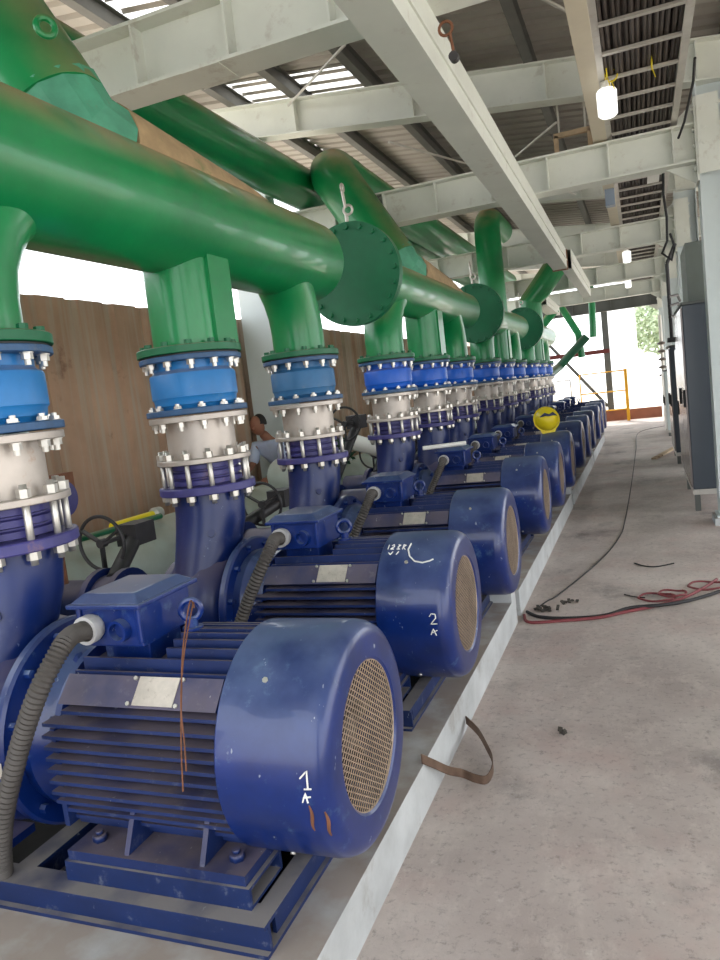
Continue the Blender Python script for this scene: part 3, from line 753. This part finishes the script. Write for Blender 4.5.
for i, y in enumerate(FY):
    nm = ['behind the camera', 'nearest overhead', 'level with the near right column', 'third overhead', 'fourth overhead', 'fifth overhead', 'over the far opening'][i]
    m = MB(); ibeam_x(m, -3.24, 1.535, y, 3.695, 4.07, .24, .02, 0, (-3.0, .62))
    if i == 1: m.box(-1.45, -1.2, y - .125, y + .125, 3.69, 3.697)
    o = m.build('tie_beam', frost if i < 6 else dkgrey); tag(o, 'light grey steel tie beam across the aisle, %s' % nm, 'beam', 'steel tie beams')
    m = MB(); ibeam_x(m, -4.9, 7.5, y, ROOF0 - .4 - SL * 4.9, ROOF0 - SL * 4.9, .2, .016, SL, (-4.2, 1.45))
    o = m.build('rafter', frost); tag(o, 'sloping grey roof rafter above the tie beam %s' % nm, 'rafter', 'roof rafters')
    # columns
    rc = empty('steel_column', (1.56, y, 0)); tag(rc, 'pale steel column on the right of the aisle, %s' % ['behind the camera', 'just right of the frame', 'nearest one in view, beside the cabinets', 'behind the tall cabinets', 'fourth along', 'fifth along', 'at the far opening'][i], 'column', 'right-hand steel columns')
    ztop = ROOF0 + SL * 1.7 - .41
    m = MB(); m.box(0, .016, -.14, .14, .1, ztop); m.box(.31, .326, -.14, .14, .1, ztop); m.box(.016, .31, -.006, .006, .1, ztop); m.box(-.03, .36, -.17, .17, .075, .1)
    m.build('shaft', coldgrey, rc)
    m = MB(); m.box(-.06, .39, -.2, .2, 0, .075); m.build('footing', concr, rc)
    m = MB(); m.box(-.02, .0, -.14, .14, 3.5, 4.3); m.build('splice_plate', frost, rc)
    m = MB()
    for z in (3.62, 3.85, 4.0, 4.2):
        for yy in (-.09, .09): m.cyl((-.02, yy, z), (-.045, yy, z), .02, 6)
        for yy in (.06, .2): m.cyl((yy, -.14, z), (yy, -.165, z), .02, 6)
    m.build('plate_bolt', frost, rc)
    m = MB(); m.box(.0, .2, -.155, -.14, 3.56, 4.3) ; m.build('side_plate', frost, rc)
    m = MB(); m.add([(-.02, -.006, 3.69), (-.3, -.006, 3.69), (-.02, -.006, 3.5), (-.02, .006, 3.69), (-.3, .006, 3.69), (-.02, .006, 3.5)], [(0, 1, 2), (5, 4, 3), (0, 2, 5, 3), (1, 4, 5, 2), (0, 3, 4, 1)])
    m.add([(-.02, -.006, 4.07), (-.28, -.006, 4.07), (-.02, -.006, 4.28), (-.02, .006, 4.07), (-.28, .006, 4.07), (-.02, .006, 4.28)], [(0, 1, 2), (5, 4, 3), (0, 2, 5, 3), (1, 4, 5, 2), (0, 3, 4, 1)])
    m.build('knee_gusset', frost, rc)
    lc = empty('steel_column', (-3.5, y, 0)); tag(lc, 'blue-grey steel column by the rusty left wall, %s' % ['behind the camera', 'hidden by the nearest header', 'seen between the second and third risers', 'third along', 'fourth along', 'fifth along', 'at the far end'][i], 'column', 'left-hand steel columns')
    zt = ROOF0 - SL * 3.25 - .41
    m = MB(); m.box(-.3, .25, -.12, -.104, 0, zt); m.box(-.3, .25, .104, .12, 0, zt); m.box(-.02, -.006, -.104, .104, 0, zt)
    m.box(-.3, .25, -.11, .11, 1.98, 1.995)
    m.build('shaft', coldgrey, lc)
# purlins & roof
xs = [-4.45, -3.55, -2.72, -1.78, -.9, 0, .95, 1.9, 2.85, 3.8, 4.75, 5.7]
for i, x in enumerate(xs):
    z = ROOF0 + SL * x; m = MB()
    m.box(x - .05, x + .05, -3, 28, z + .17, z + .18); m.box(x - .05, x + .05, -3, 28, z, z + .01); m.box(x - .005, x + .005, -3, 28, z + .01, z + .17)
    o = m.build('purlin', purlin_m); tag(o, 'dark roof purlin running the length of the shed, %s from the left eave' % ORD[i], 'purlin', 'roof purlins')
def roofsheet(y0, y1, x0, x1, name, mat, lift=0, part=None):
    m = MB(); y = y0; prof = []
    while y < y1 - .01:
        prof += [(y, 0), (y + .12, 0), (y + .15, .045), (y + .19, .045), (y + .22, 0)]; y += .25
    prof.append((min(y, y1), 0))
    zb = lambda x: ROOF0 + SL * x + .185 + lift
    for i in range(len(prof) - 1):
        (a, h), (b, k) = prof[i], prof[i + 1]
        if part == 'flat' and (h or k or b - a > .14): continue
        if part == 'rib' and not (h or k or b - a > .14): continue
        m.add([(x0, a, zb(x0) + h), (x0, b, zb(x0) + k), (x1, b, zb(x1) + k), (x1, a, zb(x1) + h)], [(0, 1, 2, 3)])
    return struct(m.build(name, mat))
# opaque sheets with translucent strips let into them
skyl = [(4.6, 5.85), (5.9, 7.1), (9.5, 10.5), (14.2, 15.4), (18.5, 19.5)]
n = 1
bands = [(-5.1, -3.5, []), (-3.5, -2.77, [(5.6, 6.75), (8.15, 9.4)]), (-2.77, -1.83, [(8.15, 9.4)]), (-1.83, 8.0, [])]
for x0, x1, sk in bands:
    y = -3.0
    for a, b in sk:
        roofsheet(y, a, x0, x1, 'roof_sheet_%d' % n, roof_m); n += 1
        roofsheet(a, b, x0, x1, 'skylight_%d' % n, skylight, 0, 'flat'); n += 1
        roofsheet(a, b, x0, x1, 'roof_sheet_%d' % n, roof_m, 0, 'rib'); n += 1
        y = b
    roofsheet(y, 28.0, x0, x1, 'roof_sheet_%d' % n, roof_m); n += 1
# sag rods
def rod(a, b, r, label, name='brace_rod', mat=galv):
    tag(MB().cyl(a, b, r, 8).build(name, mat), label, 'rod', 'roof bracing rods')
rod((-.1, 5.2, 4.6), (1.45, 8.3, 4.55), .014, 'thin diagonal brace rod passing above the light trunking towards the cable ladder')
rod((-1.36, 6.5, 4.85), (-2.78, 8.35, 5.27), .014, 'thin diagonal brace rod under the skylight at upper left')
rod((-1.7, 8.7, 4.7), (.1, 12.8, 4.6), .014, 'thin brace rod beyond the slanting green branch')
rod((.2, 8.8, 4.5), (-1.6, 12.7, 4.9), .014, 'crossing brace rod under the roof beyond the second tie beam')

# light-grey trunking running lengthwise below the beams
def trunk(p0, p1, w, z0, h, label, lip=True):
    m = MB(); (xa, ya), (xb, yb) = p0, p1
    def slab(o0, o1, a, b): m.hexa([(xa + o0, ya, a), (xa + o1, ya, a), (xb + o1, yb, a), (xb + o0, yb, a), (xa + o0, ya, b), (xa + o1, ya, b), (xb + o1, yb, b), (xb + o0, yb, b)])
    slab(-w / 2, w / 2, z0, z0 + .01); slab(-w / 2, -w / 2 + .01, z0 + .01, z0 + h); slab(w / 2 - .01, w / 2, z0 + .01, z0 + h)
    slab(-w / 2, w / 2, z0 + h, z0 + h + .01)
    if lip: slab(w / 2, w / 2 + .012, z0 + h * .42, z0 + h * .47)
    o = m.build('cable_trunking', frost); tag(o, label, 'trunking', 'overhead cable trunking'); return o
trunk((-.06, -1), (-.19, 12.3), .215, 3.395, .29, 'wide light grey trunking running overhead down the aisle, nearest')
trunk((-.09, 12.36), (-.11, 17.4), .16, 3.385, .3, 'short bright trunking length hanging past the joint of the wide one')
tag(MB().box(-.31, -.07, 12.305, 12.35, 3.38, 3.69).build('joint_plate', rust), 'rusty joint plate closing the end of the wide overhead trunking', 'plate')
trunk((-1.25, 18.4), (-1.3, 22.0), .3, 3.45, .235, 'far light trunking over the last header pipe')
# conduit lamp bracket on trunking
o = empty('pipe_clamp', (.06, 4.02, 3.56), 'rusty clamp and hook hanging on the side of the wide trunking', 'clamp')
MB().torus((0, 0, .03), .035, .008, 'y', 16, 6).cyl((.02, 0, 0), (.03, 0, -.1), .008, 8).build('hook', rust, o)
MB().cyl((.03, -.02, -.12), (.03, .02, -.12), .026, 12).build('roller', iron, o)

# beige channel
tag(MB().box(.585, .72, 2.5, 20, 4.09, 4.1).box(.585, .6, 2.5, 20, 4.1, 4.17).box(.705, .72, 2.5, 20, 4.1, 4.17).build('beige_channel', beige), 'flat cream steel channel running beside the cable ladder', 'channel')
# cable ladder
cl = empty('cable_ladder', (1.05, 10, 4.1), 'overhead cable ladder packed with dark cables, upper right', 'cable ladder')
for x in (-.31, .31): MB().box(x - .03, x + .03, -8, 15.5, 0, .11).build('side_rail', galv, cl)
rg = None; y = -7.9
while y < 15.4:
    if rg is None: rg = MB().box(-.29, .29, -.022, .022, 0, .02).build('rung', galv, cl, (0, y, 0))
    else: inst(rg, cl, (0, y, 0))
    y += .52
for i in range(14):
    x = 1.05 - .265 + i * .0408; m = MB(); pts = []
    ph = random.random() * 6
    for j in range(48): yy = 2.1 + j * .5; pts.append((x + .006 * math.sin(yy * 1.7 + ph), yy, 4.143 + .008 * math.sin(yy * 2.3 + ph * 2)))
    m.tube(pts, .017, 8); tag(m.build('power_cable', cabm), 'dark power cable lying in the cable ladder beside others like it', 'cable', 'cables in the ladder')
for i in range(13):
    x = 1.05 - .245 + i * .0408; m = MB(); pts = []
    ph = random.random() * 6
    for j in range(48): yy = 2.1 + j * .5; pts.append((x + .006 * math.sin(yy * 1.4 + ph), yy, 4.18 + .008 * math.sin(yy * 2 + ph * 2)))
    m.tube(pts, .0185, 8); tag(m.build('power_cable', cabm), 'dark power cable lying in the cable ladder beside others like it', 'cable', 'cables in the ladder')
for i, (x, y) in enumerate(((.79, 6.65), (.82, 6.75), (1.13, 6.7))):
    m = MB(); m.torus((x, y, 4.12), .05, .006, ('x', 'y', 'x')[i], 16, 6); m.cyl((x, y, 4.08), (x + .02, y - .05, 3.99), .004, 6)
    tag(m.build('yellow_tie', yel2), ['yellow tie knotted above the nearest jar lamp', 'yellow tie looped on the ladder rail just past the lamp', 'yellow tie hanging under the middle of the cable ladder'][i], 'cable tie')
# jar lamps
lampglass = M('lamp_jar_white', rgb(245, 245, 240), .25, var=.02)
def emis(name, col, s):
    m = bpy.data.materials.new(name); m.use_nodes = True; b = m.node_tree.nodes['Principled BSDF']
    b.inputs['Base Color'].default_value = col; b.inputs['Emission Color'].default_value = col; b.inputs['Emission Strength'].default_value = s; b.inputs['Roughness'].default_value = .2
    return m
lampm = emis('frosted_lamp_glass', (.95, .95, .93, 1), .7)
for (x, y, z, lb) in ((.775, 6.78, 3.94, 'white jar lamp hanging from the cable ladder, nearest the camera'), (.78, 16.0, 3.94, 'small white lamp below the ladder at the fourth tie beam'), (.73, 21.1, 3.95, 'small white lamp below the ladder near the far opening')):
    r = empty('jar_lamp', (x, y, z), lb, 'lamp', 'jar lamps under the cable ladder')
    MB().lathe([(-.13, .001), (-.13, .055), (-.11, .078), (.07, .082), (.088, .07), (.095, .04)], (0, 0, 0), 'z', 24).build('lamp_glass', lampm, r)
    MB().lathe([(.09, .042), (.15, .04), (.155, .001)], (0, 0, 0), 'z', 16).build('lamp_holder', white, r)
    MB().tube([(0, 0, .14), (.01, 0, .17)], .008, 6).build('lamp_cord', black, r)
# timber frame hung past the second beam
o = empty('square_hanger', (.36, 8.85, 4.2), 'small square timber frame hanging beneath the roof beside the cable ladder', 'frame')
for a, b in (((-.2, -.17), (.2, -.17)), ((-.2, .17), (.2, .17)), ((-.18, -.17), (-.18, .17)), ((.18, -.17), (.18, .17))):
    MB().bar((a[0], 0, a[1]), (b[0], 0, b[1]), .05, .05, (0, 1, 0)).build('rail', wood, o)
MB().box(-.15, -.13, -.01, .01, .19, .66).build('hanger_strap', galv, o); MB().box(.13, .15, -.01, .01, .19, .62).build('hanger_strap', galv, o)
# cable drop on near column
m = MB(); m.tube([(1.46, 6.9, 4.14), (1.47, 7.3, 4.1), (1.42, 7.9, 3.95), (1.38, 8.2, 3.9), (1.40, 8.28, 3.7), (1.38, 8.3, 3.4), (1.34, 8.3, 3.0), (1.33, 8.3, 2.9)][:4], .012, 8)
tag(m.build('hanging_cable', black), 'black cable curving beside the top of the near right column', 'cable')
m = MB(); m.tube([(1.28, 9.2, 4.1), (1.27, 9.22, 3.9), (1.25, 9.2, 3.6), (1.27, 9.2, 3.35), (1.26, 9.25, 3.1), (1.2, 9.3, 2.98), (1.3, 9.4, 2.9), (1.34, 9.4, 3.05), (1.3, 9.4, 3.2)], .014, 8)
tag(m.build('hanging_cable', black), 'black cable dangling in a loop above the tall cabinets', 'cable')
# sodium-style slanted light fitting near column
o = MB().hexa([(1.12, 9.6, 4.03), (1.26, 9.6, 4.03), (1.26, 10.5, 4.03), (1.12, 10.5, 4.03), (1.14, 9.6, 4.1), (1.24, 9.6, 4.1), (1.24, 10.5, 4.1), (1.14, 10.5, 4.1)]).build('batten_light', white)
tag(o, 'white batten light under the cable ladder past the second beam', 'light')
tag(MB().box(.6, .72, 10.6, 10.75, 3.88, 4.09).build('junction_box', M('pale_blue_box', rgb(150, 165, 185), .5)), 'pale blue junction box under the cream channel', 'junction box')
# small far lamps along last beams
# ------------------------------------------------------------------ cabinets on the right
def cabinet(x0, x1, y0, y1, z0, z1, label, doormat=cabdoor, sidem=cab_m, doors=2):
    r = empty('switchgear_cabinet', ((x0 + x1) / 2, (y0 + y1) / 2, 0), label, 'cabinet', 'cabinets along the right of the aisle')
    cx, cy = (x0 + x1) / 2, (y0 + y1) / 2
    MB().box(x0 - cx, x1 - cx, y0 - cy, y1 - cy, z0, z1).build('body', sidem, r, bevel=.008)
    MB().box(x0 - cx - .012, x1 - cx + .012, y0 - cy - .012, y1 - cy + .012, z1, z1 + .03).build('top_cap', dkgrey, r)
    MB().box(x0 - cx - .005, x1 - cx, y0 - cy - .01, y1 - cy, z0 - .06, z0).build('plinth_rail', galv, r)
    for a in (y0 - cy + .04, y1 - cy - .1):
        for b in (x0 - cx + .01, x1 - cx - .07): MB().box(b, b + .06, a, a + .06, 0, z0 - .06).build('leg', dkgrey, r)
    w = (y1 - y0) / doors
    for i in range(doors):
        d = MB().box(x0 - cx - .02, x0 - cx, y0 - cy + i * w + .012, y0 - cy + (i + 1) * w - .012, z0 + .03, z1 - .03).build('door', doormat, r, bevel=.004)
        MB().box(x0 - cx - .045, x0 - cx - .02, y0 - cy + i * w + .06, y0 - cy + i * w + .08, (z0 + z1) / 2 - .1, (z0 + z1) / 2 + .1).build('handle', black, d)
    return r
cabinet(1.36, 1.96, 9.15, 10.9, .26, 2.36, 'tall slate-grey switchgear cabinet on a stand beside the near right column')
cabinet(1.4, 1.95, 10.95, 12.3, .2, 1.95, 'lower cabinet with pinkish doors next to the tall slate one')
cabinet(1.36, 1.9, 13.6, 15.0, .2, 2.0, 'grey cabinet beyond the third column')
cabinet(1.4, 1.9, 19.0, 21.0, .15, 1.55, 'white low cabinet near the far opening', white, coldgrey)
# box with open pipework rack over cabinets
tag(MB().box(1.44, 2.0, 9.3, 10.3, 2.39, 3.05).build('duct_box', M('green_grey_duct', rgb(104, 112, 106), .5)), 'dark green-grey duct box above the tall slate cabinet', 'duct')
m = MB()
for z in (2.35, 2.5, 2.62): m.tube([(1.30, 11.0, z), (1.44, 11.6, z + .06), (1.5, 12.2, z + .02)], .02, 8)
m.cyl((1.32, 11.3, 2.05), (1.32, 11.3, 3.1), .025, 8); m.box(1.26, 1.42, 11.1, 11.4, 2.02, 2.08)
m.cyl((1.32, 11.3, 3.1), (1.44, 11.3, 3.35), .025, 8)
tag(m.build('pipe_rack', iron), 'dark bracket with short pipes standing on the lower pinkish cabinet', 'bracket')
o = empty('insulator_stack', (1.52, 24.3, 0), 'row of brown insulators on a post near the far opening', 'insulator post')
MB().cyl((0, 0, 0), (0, 0, 3.2), .05, 12).build('post', galv, o)
for i in range(5): MB().lathe([(1.35 + i * .24, .03), (1.37 + i * .24, .13), (1.42 + i * .24, .12), (1.46 + i * .24, .03)], (0, 0, 0), 'z', 16).build('insulator', M('insulator_brown_%d' % i, rgb(90, 80, 72), .4), o)
# planks on the floor by the cabinets
for i in range(3):
    o = MB().bar((0, 0, 0), (.5, 1.6, .05), .09, .03).build('timber_plank', wood, None, (1.0 + i * .06, 14.5 + i * .12, .02 + i * .012))
    tag(o, ['weathered plank lying by the right-hand cabinets, lowest of three', 'weathered plank lying by the right-hand cabinets, middle of three', 'weathered plank lying by the right-hand cabinets, topmost of three'][i], 'plank', 'planks by the cabinets')

# ------------------------------------------------------------------ hoses, cables, debris on the floor
def smooth(ctl, n=8):
    ctl = [Vector(c) for c in ctl]; pts = []
    for i in range(len(ctl) - 1):
        p0 = ctl[max(i - 1, 0)]; p1 = ctl[i]; p2 = ctl[i + 1]; p3 = ctl[min(i + 2, len(ctl) - 1)]
        for j in range(n):
            t = j / n; pts.append(.5 * ((2 * p1) + (p2 - p0) * t + (2 * p0 - 5 * p1 + 4 * p2 - p3) * t * t + (3 * p1 - p0 - 3 * p2 + p3) * t ** 3))
    pts.append(ctl[-1]); return pts
z = .012
hose = [(-.04, 5.30, z), (.02, 5.14, z), (.229, 5.17, z), (.499, 5.25, z), (.66, 5.37, z), (.85, 5.50, z), (1.04, 5.68, z), (1.2, 5.93, z), (1.33, 6.2, z)]
tag(MB().tube(smooth(hose), .011, 10).build('hose', rednut), 'red rubber hose lying across the aisle floor', 'hose')
hose2 = [(-.03, 5.38, z), (.08, 5.26, z), (.28, 5.23, z), (.52, 5.29, z), (.7, 5.44, z + .01), (.92, 5.5, z + .012), (1.12, 5.66, z), (1.35, 5.9, z)]
tag(MB().tube(smooth(hose2), .0125, 10).build('cable', black), 'black cable twisted alongside the red hose', 'cable')
for q, (c0, c1, rx, ry) in enumerate(((.88, 5.74, .13, .10), (1.24, 6.02, .13, .11), (.99, 5.8, .1, .08))):
    pts = [(c0 + rx * math.cos(a * PI / 12) * (1 + .05 * math.sin(a)), c1 + ry * math.sin(a * PI / 12), .01 + .006 * q + .004 * math.sin(a)) for a in range(0, 28)]
    tag(MB().tube(pts, .008, 8).build('hose_coil', rednut), ['loose loop of red hose, left one of three', 'loose loop of red hose at the right picture edge', 'small loop of red hose between the two larger loops'][q], 'hose', 'red hose loops')
line = [(.02, 5.45, .006), (.09, 5.683, .006), (.162, 5.872, .006), (.418, 6.929, .006), (.56, 7.9, .006), (.601, 8.792, .006), (.645, 11.98, .006), (.68, 16.37, .006), (.732, 20.8, .006), (1.4, 22.3, .006)]
tag(MB().tube(smooth(line), .006, 6).build('floor_cable', black), 'thin dark cable curving away along the aisle floor', 'cable')
tag(MB().tube(smooth([(.72, 6.8, .006), (.8, 6.69, .006), (.9, 6.66, .006), (1.04, 6.76, .006)]), .006, 6).build('wire_offcut', black), 'short curved wire offcut on the floor, farther one', 'wire')
tag(MB().tube(smooth([(.65, 5.83, .006), (.72, 5.77, .006), (.8, 5.74, .006)]), .005, 6).build('wire_offcut', black), 'short straight wire offcut beside the hose loops', 'wire')
def junkp(x, y, s, n, label, z0=0):
    m = MB()
    for i in range(n):
        a = random.uniform(0, PI); dx, dy = random.gauss(0, s), random.gauss(0, s * .5)
        m.bar((x + dx, y + dy, z0 + .012), (x + dx + math.cos(a) * s, y + dy + math.sin(a) * s, z0 + .012 + random.uniform(0, .02)), .02, .012)
    o = m.build('debris', junk); tag(o, label, 'debris', 'debris on the floor'); return o
junkp(.1, 5.42, .06, 9, 'heap of dark scraps at the end of the red hose')
junkp(.3, 5.62, .04, 5, 'small dark scraps behind the red hose')
junkp(.414, 3.474, .012, 6, 'tiny black scrap alone on the floor')
# bent rusty flat bar leaning off the plinth
ctl = smooth([(XC, 2.72, .235), (-.04, 2.80, .17), (-.01, 2.90, .09), (.03, 2.965, .045), (.09, 2.95, .035), (.139, 2.95, .034), (.15, 3.03, .035), (.13, 3.13, .036), (.091, 3.219, .04), (.019, 3.361, .045), (XC + .004, 3.455, .06)])
m = MB(); w = .02; pr = []
for p in ctl: pr += [(p.x, p.y, p.z - w), (p.x, p.y, p.z + w), (p.x + .004, p.y + .004, p.z + w), (p.x + .004, p.y + .004, p.z - w)]
for i in range(len(ctl) - 1):
    a = i * 4; b = a + 4
    m.add([pr[a + j] for j in range(4)] + [pr[b + j] for j in range(4)], [(0, 1, 5, 4), (1, 2, 6, 5), (2, 3, 7, 6), (3, 0, 4, 7)], True)
tag(m.build('bent_flat_bar', bar_m), 'bent rusty flat bar resting against the plinth edge', 'metal bar')
# rusty wire from first eye bolt
tag(MB().tube(smooth([(-.575, 2.03, 1.10), (-.56, 1.99, 1.13), (-.50, 1.84, 1.03), (-.44, 1.72, .93), (-.435, 1.68, .80), (-.446, 1.67, .655)]), .0025, 6).tube(smooth([(-.575, 2.03, 1.10), (-.55, 1.99, 1.12), (-.49, 1.83, 1.02), (-.43, 1.70, .92), (-.42, 1.675, .80), (-.424, 1.67, .72)]), .0025, 6).build('rusty_wire', rust), 'thin rusty wire hanging from the nearest motor eye bolt', 'wire')
# hard hat on motor 6
hh = empty('hard_hat', (-.27, 9.55, 1.205), 'yellow hard hat with a dark emblem lying on a motor halfway down the row', 'hard hat')
hh.rotation_euler = Vector((.35, -.9, .3)).to_track_quat('Z', 'Y').to_euler()
m = MB(); m.lathe([(0, .15), (.04, .148), (.09, .13), (.13, .09), (.15, .04), (.153, .0005)], (0, 0, 0), 'z', 32); m.build('shell', yel2, hh)
m = MB(); m.lathe([(-.006, .13), (-.006, .165), (.004, .168), (.006, .15)], (0, 0, 0), 'z', 32); m.add([(-.1, -.14, 0), (.1, -.14, 0), (.06, -.21, -.01), (-.06, -.21, -.01)], [(0, 1, 2, 3)]); m.build('brim', yel2, hh)
m = MB(); m.tube([(-.1, .01, .112), (-.05, .03, .142), (.0, .01, .158), (.05, .03, .142), (.1, .01, .112)], [.01, .024, .014, .024, .01], 10); m.build('emblem', M('emblem_navy', rgb(30, 45, 90), .5), hh)
tag(MB().cyl((-1.04, 6.52, 1.215), (-.68, 6.72, 1.215), .02, 14).build('white_tube', white), 'white tube lying across the terminal box of the fourth motor', 'tube')

# ------------------------------------------------------------------ far end
fe = FY[-1]
struct(MB().box(-.35, 1.46, fe - .06, fe - .03, 0, .36).build('trim_1', M('red_oxide_plate', rgb(140, 88, 66), .7, var=.15)))
tag(MB().box(-.25, -.05, fe + .28, fe + .3, 0, 4.2).box(-.25, -.05, fe + .46, fe + .48, 0, 4.2).box(-.16, -.14, fe + .3, fe + .46, 0, 4.2).build('gable_post', dkgrey), 'dark steel post standing in the far opening', 'post')
tag(MB().bar((-.25, fe + .4, .5), (-2.4, fe + .4, 3.3), .1, .1).build('diagonal_brace', dkgrey), 'dark diagonal brace beside the far gable post', 'brace')
tag(MB().box(-4, -.05, fe + .2, fe + .27, 2.32, 2.46).build('gable_rail', M('red_oxide', rgb(105, 45, 42), .6)), 'dark red horizontal rail in the far opening', 'rail')
o = empty('guard_rail', (0, fe - .5, 0), 'yellow tubular guard rail at the far opening', 'railing')
MB().box(.36, .46, -.05, .05, 0, 1.72).build('post', yellow, o)
for z in (1.68, 1.02, .4): MB().cyl((-1.05, 0, z), (.42, 0, z), .022, 10).build('rail', yellow, o)
MB().cyl((-1.05, 0, 0), (-1.05, 0, 1.68), .022, 10).build('post', yellow, o)
o = empty('guard_rail', (-1.55, fe - .6, 0), 'grey tubular guard rail behind the last pumps', 'railing')
for z in (1.55, .9): MB().cyl((-.5, 0, z), (.2, 0, z), .022, 10).build('rail', galv, o)
MB().cyl((.2, 0, 0), (.2, 0, 1.55), .022, 10).build('post', galv, o)
gf = 'green pipes at the far end'
dg = M('deep_green_pipe', rgb(18, 84, 56), .5, dust=DUST, dust_amt=.4)
longpipe('far_pipe', [(-1.62, 21.0, 1.7), (-1.35, 22.6, 2.0), (-.5, 22.6, 2.78)], .12, dg, 'dark green inclined pipe crossing in front of the far opening', 'pipe', gf)
longpipe('far_pipe', [(-.35, 23, 2.75), (-.32, 23, 3.6), (-.32, 23.1, 4.2), (-.8, 23.1, 4.5)], .1, green, 'upright green pipe beside the far gable post', 'pipe', gf)
longpipe('far_pipe', [(-1.2, 22.8, 3.8), (-.75, 22.8, 2.9), (-.7, 22.8, 2.2)], .1, green, 'green elbowed pipe left of the far gable post', 'pipe', gf)
longpipe('far_pipe', [(-1.2, 21.5, 3.6), (-1.9, 21.5, 2.9)], .12, green, 'green slanted pipe under the far trunking', 'pipe', gf)
# outside: pale silo, trees, fence building
for i, (x, y, r, h) in enumerate(((-.1, 44, .9, 9), (1.0, 58, 1.0, 12))):
    m = MB(); m.lathe([(0, r), (h, r), (h + r * .5, .01)], (x, y, -.12), 'z', 40); tag(m.build('silo', M('silo_white_%d' % i, rgb(235, 240, 242), .5)), ['narrow pale silo outside the far opening', 'broad pale silo farther outside the far opening'][i], 'silo')
for i, (x, y, h, r) in enumerate(((2.6, 50, 6.0, 2.6), (4.0, 85, 9, 4.5), (-12, 60, 7, 4))):
    t = empty('tree', (x, y, -.12), ['sunlit tree outside the far opening, right side', 'distant tree far beyond the opening', 'tree beyond the left end of the far opening'][i], 'tree')
    MB().tube([(0, 0, 0), (.1, 0, h * .4), (0, .2, h * .8)], [.3, .2, .08], 10).build('trunk', bark, t)
    leafblob('crown', (0, 0, h * .75), r, 2600, .2, None, None, leaf, t)
m = MB(); m.box(-30, -5, 48, 54, -.12, 4.5); m.box(-31, -4, 47, 55, 4.5, 4.8)
tag(m.build('outbuilding', creamwall), 'low cream outbuilding beyond the far opening', 'building')
leafblob('weeds', (-2.9, 8.6, 1.1), .35, 260, .05, 'green weeds growing behind the fourth pump', 'plant', M('weed_green', rgb(40, 85, 60), .7, var=.4, scale=9))

# ------------------------------------------------------------------ light
w = bpy.data.worlds.new('sky'); bpy.context.scene.world = w; w.use_nodes = True
N = w.node_tree.nodes; Lk = w.node_tree.links
bg = N['Background']; tc = N.new('ShaderNodeTexCoord'); nz = N.new('ShaderNodeTexNoise'); nz.inputs['Scale'].default_value = 1.5; nz.inputs['Detail'].default_value = 4
rp = N.new('ShaderNodeValToRGB'); rp.color_ramp.elements[0].color = (.86, .92, 1, 1); rp.color_ramp.elements[1].color = (1, 1, 1, 1)
Lk.new(tc.outputs['Generated'], nz.inputs['Vector']); Lk.new(nz.outputs['Fac'], rp.inputs['Fac']); Lk.new(rp.outputs[0], bg.inputs['Color'])
bg.inputs['Strength'].default_value = 2.0
sd = bpy.data.lights.new('sun', 'SUN'); sd.energy = 3.0; sd.angle = .05; sd.color = (1, .96, .9)
so = bpy.data.objects.new('sun', sd); C.objects.link(so)
so.rotation_euler = Vector((.25, -.55, -.8)).to_track_quat('-Z', 'Y').to_euler()

# ------------------------------------------------------------------ camera
yaw, pitch, roll = 0.37728632, 0.10950944, -0.11543980
fw = Vector((-math.sin(yaw) * math.cos(pitch), math.cos(yaw) * math.cos(pitch), -math.sin(pitch)))
rt = Vector((math.cos(yaw), math.sin(yaw), 0)); upv = rt.cross(fw)
r2 = rt * math.cos(roll) + upv * math.sin(roll); u2 = -rt * math.sin(roll) + upv * math.cos(roll)
cam = bpy.data.cameras.new('camera'); co = bpy.data.objects.new('camera', cam); C.objects.link(co)
mw = Matrix(((r2.x, u2.x, -fw.x, .88439), (r2.y, u2.y, -fw.y, 0), (r2.z, u2.z, -fw.z, 1.7334), (0, 0, 0, 1)))
co.matrix_world = mw
cam.sensor_fit = 'VERTICAL'; cam.sensor_height = 36; cam.lens = 731.508 / 960 * 36; cam.clip_start = .05; cam.clip_end = 500
sc = bpy.context.scene; sc.camera = co
sc.view_settings.view_transform = 'Standard'; sc.view_settings.look = 'None'; sc.view_settings.gamma = 1; sc.view_settings.exposure = .8
sc.cycles.max_bounces = 8; sc.cycles.diffuse_bounces = 5
